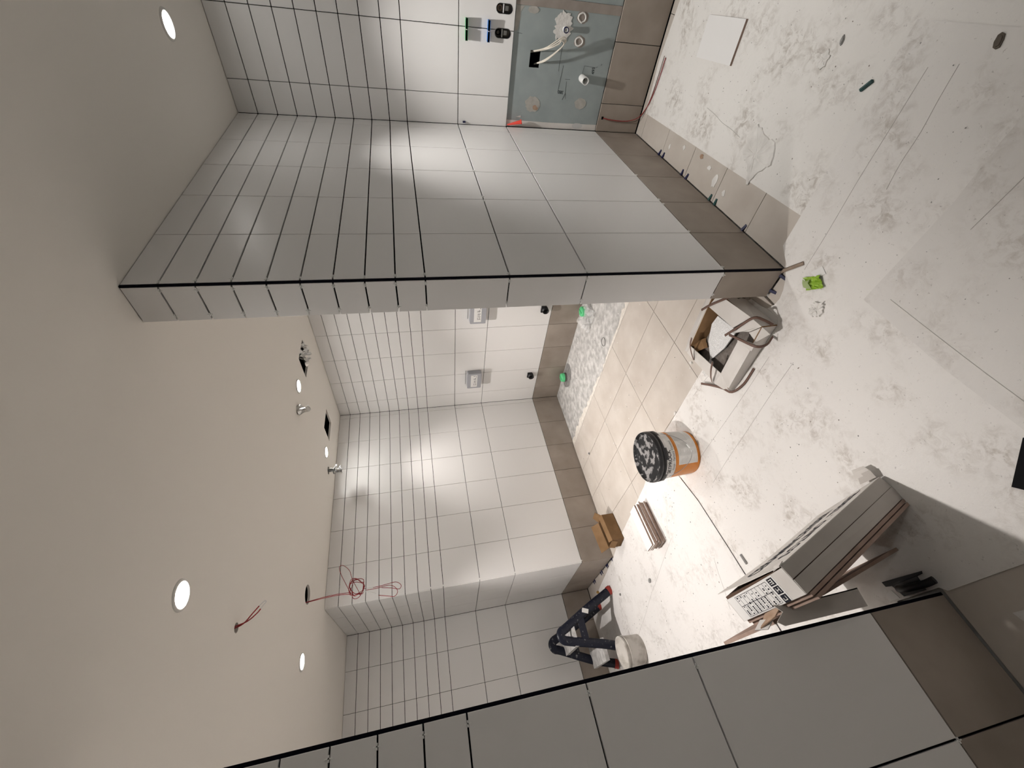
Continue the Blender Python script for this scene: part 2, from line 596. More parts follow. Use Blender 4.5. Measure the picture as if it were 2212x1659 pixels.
# --- partition
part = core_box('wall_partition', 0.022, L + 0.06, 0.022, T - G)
pk = {}
tile_face(part, (0, 0, 0), (1, 0, 0), (0, -1, 0), cols_from([0.0085, W, 2 * W, 3 * W, 4 * W, 5 * W, L - 0.001]), gh=0.0025, gv=0.0018)
tile_face(part, (0, 0, 0), (0, 1, 0), (-1, 0, 0), [(0.0060, T)], gh=0.0026)
tile_face(part, (0, T, 0), (1, 0, 0), (0, 1, 0), cols_from([0.0, W, 2 * W, 3 * W, 4 * W, 5 * W, X2]))

B().box(0.0010, 0.0092, 0.0010, 0.0066, 0.001, H - 0.001).obj('corner_gap_shade', M_CORE, part)  # near-black strip standing in for the shade in the open corner gap

# --- vanity wall: white tiles, bare blue-green board, taupe base row
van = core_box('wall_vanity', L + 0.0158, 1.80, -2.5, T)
vy = [0.0, 0.157, 0.462, 0.767, 1.072, 1.377, 1.682, 1.987, 2.292, 2.5]
vt = {}
tile_face(van, (L, 0, 0), (0, -1, 0), (-1, 0, 0), cols_from(vy), gv=0.0016, skip=lambda c, r: r == 1, keep=vt)

# --- toilet wall
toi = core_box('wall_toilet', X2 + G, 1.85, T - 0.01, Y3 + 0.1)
te = [Y3]
te.append(Y3 - 0.1942)
while te[-1] - W > T + 0.02:
    te.append(te[-1] - W)
te.append(T)
te = te[::-1]
tt = {}
tile_face(toi, (X2, 0, 0), (0, 1, 0), (-1, 0, 0), cols_from(te), rows=LOWROWS, keep=tt)

# --- back wall, return and recess wall
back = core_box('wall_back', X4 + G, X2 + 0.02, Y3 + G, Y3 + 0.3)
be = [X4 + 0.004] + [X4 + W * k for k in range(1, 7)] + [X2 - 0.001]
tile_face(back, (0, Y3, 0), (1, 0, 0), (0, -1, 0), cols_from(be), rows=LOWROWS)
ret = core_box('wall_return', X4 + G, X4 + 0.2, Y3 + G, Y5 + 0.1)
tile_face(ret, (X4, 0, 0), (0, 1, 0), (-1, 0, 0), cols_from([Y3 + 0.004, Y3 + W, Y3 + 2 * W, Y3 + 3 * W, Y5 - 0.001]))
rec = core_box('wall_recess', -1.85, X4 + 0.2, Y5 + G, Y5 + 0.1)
re_ = [0.001, 0.2866, 0.2866 + W, 0.2866 + 2 * W, 0.2866 + 3 * W, 1.55]
tile_face(rec, (X4, Y5, 0), (-1, 0, 0), (0, -1, 0), cols_from(re_))
struct(B().box(-1.85, -1.75, YN + 0.14, Y5 + 0.1, -0.02, H).obj('wall_recess_side', M_WALLP))

# --- near wall
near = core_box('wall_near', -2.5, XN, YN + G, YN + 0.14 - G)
tile_face(near, (XN, YN, 0), (-1, 0, 0), (0, -1, 0), cols_from([0.007, 0.3004, 0.6065, 0.9126, 1.2187, 1.331]), gv=0.0026, gh=0.0021)
tile_face(near, (XN, YN + 0.14, 0), (-1, 0, 0), (0, 1, 0), cols_from([0.0, 0.3, 0.581]))
# --- rest of the room behind the camera
struct(B().box(-2.5, 1.85, -2.5, -2.4, -0.02, H).obj('wall_rear', M_WALLP))
struct(B().box(-2.5, -2.4, -2.5, YN + 0.14, -0.02, H).obj('wall_side', M_WALLP))

# ================================================================== LAMPS
def downlight(x, y, label, power=LAMP_W, lens=None, tint=LAMP_COL):
    t = thing('downlight', label, 'ceiling light', (x, y, H), 'recessed round downlights')
    q = B()
    q.lathe([(0.040, H - 0.0005), (0.041, H - 0.005), (0.047, H - 0.0065), (0.053, H - 0.004), (0.054, H - 0.0002)], c=(x, y, 0), n=40)
    recalc(q.obj('trim_ring', M_TRIM, t))
    q = B()
    q.lathe([(0.041, H - 0.003), (0.028, H - 0.0042), (0.0001, H - 0.0048)], c=(x, y, 0), n=24)
    q.obj('lens', lens or M_LENS, t)
    ld = bpy.data.lights.new('lamp_beam', 'SPOT')
    ld.energy = power
    ld.color = tint
    ld.spot_size = math.radians(LAMP_BEAM)
    ld.spot_blend = 1.0
    ld.shadow_soft_size = 0.032
    lo = bpy.data.objects.new('lamp_beam', ld)
    col.objects.link(lo)
    lo.parent = t
    lo.location = (0, 0, -0.04)
    return t


downlight(1.124, -0.443, 'lit round downlight in the ceiling above the vanity wall', LAMP_W * 0.74, mat('lit_lens_dim', (1.0, 0.985, 0.95), emit=65.0), (1.0, 0.965, 0.93))
downlight(-0.646, 0.812, 'largest lit round downlight, in mid ceiling near the short red wire loop', LAMP_W * 0.86)
downlight(-0.611, 2.353, 'lit round downlight over the recess beside the round wire hole')
downlight(0.964, 1.531, 'lit round downlight beside the foil-stuffed ceiling opening')
downlight(0.976, 2.42, 'lit round downlight beside the empty square ceiling opening near the back wall', LAMP_W * 0.56)
downlight(-0.70, -1.95, 'added unseen fill downlight behind the viewer', LAMP_W * 0.06, mat('added_fill_lens', (1.0, 0.985, 0.95), emit=300.0))  # added fill lamp out of view; its lens glow lifts the near wall

# ================================================================== VANITY WALL DETAIL
# move the bare board back: body of the wall behind it, boards proud of that body
XB = L + 0.0115


def board(y0, y1, name, m, x0=XB, x1=L + 0.03, z0=0.2895, z1=0.8885):
    return B().box(x0, x1, y0, y1, z0, z1).obj(name, m, van)


slots = []
for yc in (-0.550, -0.449):
    poly = []
    for k in range(17):
        a = PI * k / 16
        poly.append((yc + 0.0215 * math.cos(a), 0.974 + 0.0215 * math.sin(a)))
    for k in range(17):
        a = PI + PI * k / 16
        poly.append((yc + 0.0215 * math.cos(a), 0.928 + 0.0215 * math.sin(a)))
    MX = Matrix(((0, 0, 1, 0), (1, 0, 0, 0), (0, 1, 0, 0), (0, 0, 0, 1)))      # (y, z, x) -> (x, y, z)
    q = B()
    q.prism(poly, L - 0.03, L + 0.055, M=MX)
    slots.append(recalc(q.obj('cutter', M_CORE)))
rect = B().box(L - 0.02, L + 0.07, -0.387, -0.308, 0.722, 0.782).obj('cutter', M_CORE)
rounds = []
for yc, zc, r in ((-0.445, 0.506, 0.017), (-0.549, 0.511, 0.017)):
    q = B()
    q.prism([(yc + r * math.cos(2 * PI * k / 24), zc + r * math.sin(2 * PI * k / 24)) for k in range(24)], L - 0.02, L + 0.06, M=MX)
    rounds.append(recalc(q.obj('cutter', M_CORE)))
cut(van, slots + [rect] + rounds)
bd = board(-0.572, -0.001, 'backer_board', M_TEAL)
cut(bd, [rect] + rounds)
board(-2.45, -0.614, 'backer_board', M_TEAL)
board(-0.6135, -0.5725, 'bare_strip', M_STRIP, x0=XB - 0.003)
for key in ((1, 2), (2, 2)):
    cut(vt[key], slots)
drop(slots + [rect] + rounds)


def patch(name, pts, m, t=0.0015, x=XB):
    """thin irregular coat on the board, pts as (y, z)"""
    q = B()
    q.prism(pts, x - t, x + 0.0005, M=MX)
    return recalc(q.obj(name, m, van))


def blob(yc, zc, ry, rz, seed, n=26, rag=0.12):
    r = random.Random(seed)
    return [(yc + ry * (1 + r.uniform(-rag, rag)) * math.cos(2 * PI * k / n), zc + rz * (1 + r.uniform(-rag, rag)) * math.sin(2 * PI * k / n)) for k in range(n)]


patch('tape_strip', [(-0.001, 0.2895), (-0.034, 0.2895), (-0.032, 0.6), (-0.036, 0.888), (-0.001, 0.888)], M_CARTW, 0.002)
patch('putty_patch', blob(-0.127, 0.733, 0.042, 0.047, 1), M_PUTTY)
patch('putty_patch', blob(-0.146, 0.427, 0.030, 0.036, 2), M_PUTTY)
patch('putty_patch', blob(-0.558, 0.79, 0.016, 0.03, 8), M_PUTTY)
patch('putty_patch', blob(-0.022, 0.42, 0.016, 0.036, 5, rag=0.05), M_LGREY, 0.0032)
patch('plaster_patch', blob(-0.500, 0.612, 0.062, 0.050, 3, n=44, rag=0.22), M_PLAST, 0.003)
patch('torn_paper', blob(-0.108, 0.715, 0.014, 0.016, 4, n=9, rag=0.3), M_KRAFTD, 0.002)
patch('torn_paper', [(-0.055, 0.83), (-0.062, 0.80), (-0.052, 0.80)], M_CARTW, 0.002)
patch('top_putty', [(-0.57, 0.885), (-0.545, 0.886), (-0.50, 0.886), (-0.46, 0.884), (-0.47, 0.868), (-0.52, 0.858), (-0.545, 0.86), (-0.57, 0.84)], M_PUTTY, 0.0012)
# pencil marks
for (ya, za, yb, zb) in ((-0.265, 0.52, -0.265, 0.552), (-0.254, 0.54, -0.195, 0.535), (-0.195, 0.535, -0.160, 0.548), (-0.195, 0.535, -0.165, 0.528),
                         (-0.335, 0.445, -0.280, 0.452), (-0.337, 0.447, -0.333, 0.385), (-0.333, 0.375, -0.337, 0.36), (-0.44, 0.60, -0.30, 0.60), (-0.20, 0.585, -0.33, 0.575),
                         (-0.455, 0.84, -0.457, 0.868), (-0.345, 0.343, -0.352, 0.338)):
    d = Vector((0, yb - ya, zb - za)).normalized()
    s_ = Vector((0, -d.z, d.y)) * 0.0007
    p0, p1 = Vector((XB - 0.0003, ya, za)), Vector((XB - 0.0003, yb, zb))
    B().slab([p0 + s_, p0 - s_, p1 - s_, p1 + s_], 0.0004).obj('pencil_stroke', M_PENCIL, van)


def wall_text(txt, size, y, z, rot, m, name='pencil_number'):
    v, f = text_mesh(txt, size)
    c, s_ = math.cos(rot), math.sin(rot)
    q = B()
    q.add([(XB - 0.0006, y - (p.x * c - p.y * s_), z + p.x * s_ + p.y * c) for p in v], f)
    return q.obj(name, m, van)


wall_text('495', 0.024, -0.300, 0.375, 0.1, M_PENCIL)
wall_text('380', 0.024, -0.205, 0.548, 1.5, M_PENCIL)

for k, (yc, lab) in enumerate(((-0.550, 'oblong switch box with beige insert cut into white tile at the picture edge'),
                               (-0.449, 'oblong dark switch box cut into white tile below the blue clip'))):
    t = thing('switch_box', lab, 'switch box', (L, yc, 0.90), 'oblong boxes in the vanity tiles')

    def oblong(ry, n=16):
        return [(yc + ry * math.cos(PI * i / n), 0.974 + ry * math.sin(PI * i / n)) for i in range(n + 1)] + \
               [(yc + ry * math.cos(PI + PI * i / n), 0.928 + ry * math.sin(PI + PI * i / n)) for i in range(n + 1)]
    o1, o2 = oblong(0.0212), oblong(0.0192)
    n = len(o1)
    q = B()
    q.add([(L - 0.001, y, z) for y, z in o1] + [(L + 0.045, y, z) for y, z in o1] + [(L - 0.001, y, z) for y, z in o2] + [(L + 0.045, y, z) for y, z in o2],
          [f for i in range(n) for f in ((i, (i + 1) % n, n + (i + 1) % n, n + i), (2 * n + i, 3 * n + i, 3 * n + (i + 1) % n, 2 * n + (i + 1) % n),
                                         (i, 2 * n + i, 2 * n + (i + 1) % n, (i + 1) % n))])
    q.obj('box_shell', M_BLACK, t)
    q = B(); q.prism(o2, L + 0.026, L + 0.03, M=MX); recalc(q.obj('back_plate', M_METALBOX, t))
    B().box(L + 0.006, L + 0.026, yc - 0.018, yc + 0.018, 0.952, 0.957).obj('divider', M_PVC if k == 0 else M_LGREY, t)
    B().box(L + 0.018, L + 0.026, yc - 0.010, yc + 0.010, 0.926, 0.944).obj('terminal_block', M_LGREY, t)
    q = B(); q.lathe([(0.013, 0), (0.013, 0.010), (0.009, 0.010), (0.009, 0.002)], n=20, M=Matrix.Rotation(-PI / 2, 4, 'Y'), c=(L + 0.026, yc, 0.974))
    q.obj('knockout', M_KRAFTD if k == 0 else M_DARK, t)
    q = B()
    o3 = oblong(0.0236)
    q.add([(L - 0.0006, y, z) for y, z in o3] + [(L - 0.0006, y, z) for y, z in o1], [(i, (i + 1) % n, n + (i + 1) % n, n + i) for i in range(n)])
    recalc(q.obj('sealant_rim', M_PVC if k == 0 else M_LGREY, t))

for y0, zc, m, lab in ((-0.4535, 1.152, M_GREENP, 'green plastic spacer clip straddling a joint above the blue clip'),
                       (-0.4550, 1.033, M_BLUEP, 'blue plastic spacer clip straddling a joint above the oblong box')):
    t = thing('spacer_clip', lab, 'spacer clip', (L, y0, zc), 'coloured clips on the vanity tiles')
    for s_ in (-1, 1):
        ya, yb = sorted((y0 + s_ * 0.0022, y0 + s_ * 0.046))
        q = B().box(L - 0.029, L - 0.0005, ya, yb, zc - 0.0045, zc + 0.0045)
        q.box(L - 0.029, L - 0.026, ya, yb, zc - 0.0065, zc + 0.0065)
        q.obj('wing', m, t)
    B().box(L - 0.024, L - 0.0005, y0 - 0.003, y0 + 0.003, zc - 0.0012, zc + 0.0012).obj('bridge', M_SPACER, t)

# water and waste pipes, cables
t = thing('waste_pipe', 'open white plastic waste pipe sticking out of the blue-green board', 'pipe', (XB, -0.277, 0.44))
RXm = Matrix.Rotation(-PI / 2, 4, 'Y')       # local z -> -x
q = B(); q.lathe([(0.0205, -0.02), (0.0205, 0.072), (0.0165, 0.072), (0.0165, -0.02)], n=32, M=RXm, c=(XB, -0.277, 0.447)); q.obj('pipe_wall', M_PVC, t)
q = B(); q.lathe([(0.0165, 0.005), (0.0001, 0.005)], n=32, M=RXm, c=(XB, -0.277, 0.447)); q.obj('pipe_inside', M_DARK, t)
t = thing('water_stub', 'small white water stub with blue ring in a white plaster patch', 'pipe', (XB, -0.493, 0.60))
q = B(); q.lathe([(0.013, -0.01), (0.013, 0.030), (0.010, 0.030)], n=28, M=RXm, c=(XB, -0.493, 0.602)); q.obj('sleeve', M_PVC, t)
q = B(); q.lathe([(0.0145, 0.028), (0.0145, 0.036), (0.0105, 0.036), (0.0105, 0.028)], n=28, M=RXm, c=(XB, -0.493, 0.602)); q.obj('blue_ring', M_NAVYP, t)
q = B(); q.lathe([(0.0105, 0.033), (0.005, 0.033), (0.005, 0.02), (0.0001, 0.02)], n=28, M=RXm, c=(XB, -0.493, 0.602)); q.obj('core', M_PVC, t)
for yc, zc, lab in ((-0.445, 0.506, 'white plaster ring round a pipe hole below the white cable loop'),
                    (-0.549, 0.511, 'white plaster ring round a pipe hole beside the brown strip')):
    t = thing('pipe_hole_ring', lab, 'ring', (XB, yc, zc), 'rings round holes in the board')
    q = B()
    rr = random.Random(int(-yc * 1000))
    q.tube([(XB - 0.001, yc + (0.0195 + rr.uniform(-0.002, 0.002)) * math.cos(2 * PI * k / 14), zc + (0.0205 + rr.uniform(-0.002, 0.003)) * math.sin(2 * PI * k / 14)) for k in range(14)], 0.0042, n=8, closed=True, sub=3)
    q.obj('plaster_ring', M_PLAST, t)
    q = B(); q.lathe([(0.0168, -0.012), (0.0001, -0.012)], n=24, M=RXm, c=(XB, yc, zc)); q.obj('pipe_plug', M_STRIP, t)
    patch('rust_stain', blob(yc, zc - 0.004, 0.027, 0.034, int(zc * 1000) + 3, rag=0.1), M_STRIP, 0.0006)
t = thing('cable_loop', 'bundle of cream cables looping out of a black slot in the board', 'cable', (XB, -0.35, 0.74))
for k in range(3):
    d = k * 0.007
    q = B()
    q.tube([(L + 0.05, -0.378 + d * 0.4, 0.770), (L - 0.005, -0.390, 0.752 - d), (L - 0.045 - d, -0.415, 0.705 - d), (L - 0.06 - d, -0.452 + d, 0.655 - d * 0.4),
            (L - 0.062 - d, -0.468 + d, 0.622 + d), (L - 0.056 - d, -0.450 + d, 0.606 + d), (L - 0.044, -0.405 + d, 0.640 + d), (L - 0.02, -0.355 + d * 0.5, 0.700), (L + 0.05, -0.318, 0.742)], 0.0034, n=7)
    q.obj('cable', M_CABLE, t)
t = thing('red_wedge', 'red plastic cone wedged into the tiled corner above the board', 'plug', (L, -0.02, 0.8))
q = B()
a_, b_ = Vector((L - 0.006, -0.012, 0.886)), Vector((L - 0.020, -0.037, 0.797))
d = (b_ - a_)
R = d.to_track_quat('Z', 'Y').to_matrix().to_4x4()
q.lathe([(0.0001, 0), (0.004, 0.002), (0.0115, d.length - 0.006), (0.0135, d.length - 0.006), (0.0135, d.length), (0.009, d.length), (0.006, 0.05), (0.0001, 0.05)], n=20, M=R, c=a_)
q.obj('cone', M_REDP, t)
# dark spacer stuck in the corner, small wall socket for the red wire
tag(B().box(L - 0.012, L - 0.0003, -0.020, -0.012, 1.146, 1.162).obj('tile_wedge', M_NAVYP), 'tiny dark blue wedge on the white tile near the vanity corner', 'wedge')
B().box(L - 0.0012, L + 0.0005, -0.086, -0.070, 0.254, 0.268).obj('cable_hole', M_DARK, van)
t = thing('floor_cable', 'thin red and brown cable running from the taupe tile along the floor', 'cable', (L, -0.08, 0.0))
q = B(); q.tube([(L + 0.004, -0.078, 0.260), (L - 0.012, -0.077, 0.235), (L - 0.02, -0.073, 0.16), (L - 0.024, -0.078, 0.08), (1.588, -0.105, 0.025), (1.555, -0.17, 0.009),
                 (1.525, -0.25, 0.008), (1.513, -0.33, 0.008), (1.507, -0.43, 0.009)], 0.0022, n=6)
q.obj('red_core', M_RED, t)
q = B(); q.tube([(L + 0.004, -0.076, 0.258), (L - 0.016, -0.068, 0.20), (L - 0.013, -0.066, 0.10), (1.60, -0.080, 0.03), (1.575, -0.14, 0.006), (1.545, -0.22, 0.006),
                 (1.532, -0.32, 0.008), (1.522, -0.435, 0.012)], 0.0020, n=6)
q.obj('brown_core', M_STRAP, t)

# ================================================================== CEILING DETAIL
def crumple(b, o, u, v, nu, nv, amp, seed, m=0, thick=0.0):
    """crumpled skin: grid from o spanned by u and v, displaced by random folds"""
    r = random.Random(seed)
    o, u, v = Vector(o), Vector(u), Vector(v)
    n = u.cross(v).normalized()
    P = []
    for j in range(nv + 1):
        for i in range(nu + 1):
            P.append(o + u * (i / nu + r.uniform(-0.3, 0.3) / nu) + v * (j / nv + r.uniform(-0.3, 0.3) / nv) + n * r.uniform(-amp, amp))
    f = []
    for j in range(nv):
        for i in range(nu):
            a = j * (nu + 1) + i
            f += [(a, a + 1, a + nu + 2), (a, a + nu + 2, a + nu + 1)]
    b.add(P, f, m)
    if thick:
        b.add([p + n * thick for p in P], [q[::-1] for q in f], m)
    return b


t = thing('foil_duct', 'crumpled silver foil duct hanging out of a square ceiling opening', 'duct', (1.27, 1.5, H))
q = B(); crumple(q, (1.175, 1.455, H + 0.004), (0.195, 0.0, 0.0), (0.0, 0.12, -0.03), 7, 6, 0.022, 11, thick=0.001); q.obj('foil_skin', M_FOIL, t)
q = B(); crumple(q, (1.20, 1.46, H - 0.004), (0.13, 0.02, -0.012), (0.02, 0.09, -0.022), 6, 5, 0.014, 12, thick=0.001); q.obj('foil_lip', M_FOIL, t)
t = thing('foil_stub', 'small crumpled foil cone hanging from a ceiling hole', 'duct', (0.80, 1.60, H))
q = B()
r_ = random.Random(4)
prof = [(0.033, H + 0.01), (0.034, H - 0.012), (0.025, H - 0.03), (0.017, H - 0.050), (0.024, H - 0.068), (0.008, H - 0.082)]
V = []
for r, z in prof:
    for j in range(12):
        a = 2 * PI * j / 12
        k = r * (1 + r_.uniform(-0.25, 0.25))
        V.append((0.80 + k * math.cos(a), 1.60 + k * math.sin(a), z + r_.uniform(-0.006, 0.006)))
q.add(V, [f for i in range(5) for j in range(12) for f in ((i * 12 + j, i * 12 + (j + 1) % 12, (i + 1) * 12 + (j + 1) % 12), (i * 12 + j, (i + 1) * 12 + (j + 1) % 12, (i + 1) * 12 + j))])
q.obj('foil_cone', M_FOIL, t)
t = thing('cable_tangle', 'frayed grey cable tangle hanging from a ceiling hole near the back wall', 'cable', (0.875, 2.56, H))
r_ = random.Random(9)
for k in range(6):
    x, y = 0.875 + r_.uniform(-0.012, 0.012), 2.56 + r_.uniform(-0.012, 0.012)
    pts = [(x, y, H + 0.03), (x + r_.uniform(-.012, .012), y + r_.uniform(-.012, .012), H - 0.02), (x, y, H - 0.05)]
    for j in range(6):
        pts.append((0.875 + r_.uniform(-0.034, 0.034), 2.56 + r_.uniform(-0.034, 0.034), H - 0.075 + r_.uniform(-0.036, 0.03)))
    q = B(); q.tube(pts, 0.0042, n=6); q.obj('cable_strand', M_GREYINK if k % 2 else M_FOIL, t)

HX, HY = -0.262, 2.34
t = thing('red_wire_coil', 'long red wire coiled and taped, hanging from a round ceiling hole', 'wire', (HX, HY, H))
q = B(); q.tube([(-0.272, HY, H + 0.02), (-0.262, HY, 2.30), (-0.259, HY, 2.20), (-0.266, HY + 0.004, 2.12)], 0.0021, n=6); q.obj('lead', M_RED, t)
q = B(); q.tube([(-0.266, HY + 0.01, H + 0.02), (-0.254, HY + 0.004, 2.29), (-0.250, HY + 0.006, 2.20), (-0.258, HY - 0.006, 2.12)], 0.0021, n=6); q.obj('lead', M_RED, t)
r_ = random.Random(5)
pts = []
for k in range(46):
    a = 2 * PI * k / 9.3
    rx = 0.047 + r_.uniform(-0.011, 0.011)
    pts.append((-0.232 + rx * math.cos(a) * 1.12 + 0.010 * math.sin(k * 0.9), HY + r_.uniform(-0.016, 0.016), 2.084 + rx * math.sin(a)))
q = B(); q.tube(pts, 0.0021, n=6, sub=3); q.obj('coil', M_RED, t)
q = B(); q.tube([(-0.268, HY, 2.12), (-0.20, HY - 0.01, 2.155), (-0.13, HY - 0.015, 2.19), (-0.078, HY - 0.01, 2.206), (-0.062, HY, 2.186), (-0.10, HY + 0.012, 2.142), (-0.17, HY + 0.01, 2.117), (-0.25, HY + 0.008, 2.075), (-0.285, HY, 2.06)], 0.0019, n=6); q.obj('loop', M_RED, t)
q = B(); q.tube([(-0.245, HY, 2.045), (-0.252, HY - 0.008, 2.00), (-0.250, HY - 0.01, 1.93), (-0.244, HY - 0.01, 1.87), (-0.238, HY, 1.82), (-0.262, HY + 0.006, 1.788), (-0.285, HY + 0.01, 1.80), (-0.272, HY + 0.006, 1.85), (-0.258, HY + 0.004, 1.92)], 0.0019, n=6); q.obj('tail_loop', M_RED, t)
q = B(); q.tube([(-0.258, HY, 2.02), (-0.256, HY + 0.006, 1.95), (-0.250, HY + 0.004, 1.87), (-0.268, HY + 0.01, 1.83), (-0.300, HY + 0.008, 1.812), (-0.330, HY, 1.83), (-0.325, HY - 0.006, 1.87), (-0.305, HY, 1.94)], 0.0019, n=6); q.obj('tail_loop', M_RED, t)
q = B(); q.tube([(-0.262, HY - 0.004, 2.045), (-0.272, HY, 2.01), (-0.292, HY, 1.955)], 0.0026, n=6); q.tube([(-0.252, HY - 0.01, 2.02), (-0.252, HY - 0.012, 1.975)], 0.0030, n=6)
q.obj('white_tape', M_LABEL, t)
t = thing('red_wire_loop', 'short red wire loop with white tape hanging from a small ceiling hole', 'wire', (-0.64, 1.31, H))
q = B(); q.tube([(-0.646, 1.31, H + 0.02), (-0.63, 1.31, 2.375), (-0.595, 1.31, 2.345), (-0.567, 1.31, 2.322)], 0.0026, n=6); q.obj('strand', M_RED, t)
q = B(); q.tube([(-0.640, 1.305, H + 0.02), (-0.625, 1.305, 2.360), (-0.600, 1.303, 2.325), (-0.583, 1.302, 2.311)], 0.0026, n=6); q.obj('strand', M_RED, t)
q = B(); q.tube([(-0.567, 1.31, 2.322), (-0.556, 1.309, 2.309), (-0.550, 1.307, 2.300), (-0.556, 1.305, 2.294), (-0.568, 1.303, 2.302), (-0.583, 1.302, 2.311)], 0.0022, n=6); q.obj('white_tape', M_LABEL, t)

# ================================================================== TOILET WALL DETAIL
for y0, lab in ((2.268, 'grey sensor box with white label on the toilet wall nearer the back corner'),
                (1.385, 'grey sensor box half hidden behind the partition edge')):
    t = thing('sensor_box', lab, 'control box', (X2, y0 + 0.1, 0.92), 'grey boxes on the toilet wall')
    y1, z0, z1, d = y0 + 0.218, 0.922, 1.066, 0.052
    q = B()
    pl = []
    for (cy, cz, a0) in ((y1 - 0.01, z1 - 0.01, 0), (y0 + 0.01, z1 - 0.01, PI / 2), (y0 + 0.01, z0 + 0.01, PI), (y1 - 0.01, z0 + 0.01, 1.5 * PI)):
        pl += [(cy + 0.01 * math.cos(a0 + PI / 2 * k / 4), cz + 0.01 * math.sin(a0 + PI / 2 * k / 4)) for k in range(5)]
    q.prism(pl, X2 - d, X2 - 0.001, M=MX)
    recalc(q.obj('case', M_GREYBOX, t))
    lb = B().box(X2 - d - 0.0012, X2 - d, y0 + 0.022, y1 - 0.02, z0 + 0.042, z1 - 0.035).obj('label', M_LABEL, t)
    rr = random.Random(int(y0 * 100))
    for k, (dy, dz, w_, h_) in enumerate(((0.035, 0.052, 0.020, 0.004), (0.035, 0.064, 0.004, 0.018), (0.062, 0.06, 0.024, 0.003), (0.073, 0.05, 0.003, 0.03), (0.082, 0.06, 0.003, 0.022),
                                         (0.105, 0.05, 0.004, 0.026), (0.113, 0.062, 0.018, 0.003), (0.112, 0.072, 0.012, 0.003), (0.135, 0.05, 0.003, 0.03), (0.142, 0.058, 0.02, 0.003), (0.15, 0.075, 0.022, 0.003), (0.165, 0.05, 0.004, 0.02))):
        B().box(X2 - d - 0.0018, X2 - d - 0.001, y0 + dy, y0 + dy + w_, z0 + dz, z0 + dz + h_).obj('print_mark', M_INK, lb)
    B().box(X2 - 0.003, X2 - 0.0005, y0 - 0.004, y1 - 0.02, z1 + 0.012, z1 + 0.016).obj('sealant_line', M_GREYINK, t)
for yc, zc, lab in ((2.398, 0.372, 'black drain pipe end on the toilet wall nearer the back corner'),
                    (1.505, 0.362, 'black drain pipe end peeking out by the partition edge')):
    t = thing('drain_pipe', lab, 'pipe', (X2, yc, zc), 'black drain stubs')
    q = B(); q.lathe([(0.030, 0.001), (0.030, 0.045), (0.026, 0.045), (0.026, 0.004), (0.0001, 0.004)], n=28, M=RXm, c=(X2, yc, zc)); q.obj('stub', M_BLACK, t)
    B().box(X2 - 0.016, X2 - 0.001, yc - 0.034, yc + 0.034, zc - 0.012, zc + 0.036).obj('collar', M_BLACK, t)

# floor drains in the concrete strip
for x, y, lab in ((1.605, 2.395, 'mint green capped drain in the bare concrete nearer the back corner'),
                  (1.585, 1.474, 'mint green capped drain wrapped in clear film by the partition edge')):
    t = thing('capped_drain', lab, 'drain', (x, y, -0.0125), 'green capped floor drains')
    q = B(); q.lathe([(0.040, -0.0125), (0.040, 0.020)], c=(x, y, 0), n=28); q.obj('pipe', M_GREYCH, t)
    q = B(); q.lathe([(0.0001, 0.048), (0.040, 0.048), (0.046, 0.042), (0.047, 0.020), (0.050, 0.018), (0.050, 0.012), (0.043, 0.012)], c=(x, y, 0), n=32); q.obj('cap', M_CAP, t)
    B().box(x - 0.03, x + 0.03, y - 0.004, y + 0.004, 0.048, 0.053).obj('grip', M_CAP, t)
q = B(); q.prism([(1.60 + 0.115 * math.cos(2 * PI * k / 30) * (1 + 0.06 * math.sin(5 * k)), 2.36 + 0.15 * math.sin(2 * PI * k / 30)) for k in range(30) if 1.60 + 0.115 * math.cos(2 * PI * k / 30) * (1 + 0.06 * math.sin(5 * k)) < X2 - 0.004], -0.013, -0.0105)
recalc(q.obj('mortar_patch', mat('dark_mortar', (0.17, 0.165, 0.16), (0.26, 0.25, 0.24), scale=40, rough=0.95, spec=0.05), floor))
t = thing('plastic_bag', 'crumpled clear plastic bag on the concrete around the green drain', 'bag', (1.52, 1.46, -0.0125))
q = B()
for s_ in range(3):
    crumple(q, (1.42 + 0.03 * s_, 1.36, -0.006 + 0.012 * s_), (0.15, 0.01, 0.012), (0.0, 0.24, 0.01), 6, 9, 0.014, 31 + s_)
q.obj('film', M_FILM, t)
q = B(); q.tube([(1.142 + 0.036 * math.cos(2 * PI * k / 16), 1.452 + 0.036 * math.sin(2 * PI * k / 16), -0.0095) for k in range(16)], 0.003, n=8, closed=True, sub=2)
tag(q.obj('rubber_ring', M_GREYCH), 'thin grey ring lying on the bare concrete strip', 'ring')

# ================================================================== FLOOR SHEETS
def sheet(name, poly, z0, z1, m, label):
    q = B()
    q.prism(poly, z0, z1)
    return tag(recalc(q.obj(name, m)), label, 'floor sheet', 'white protection sheets on the floor')


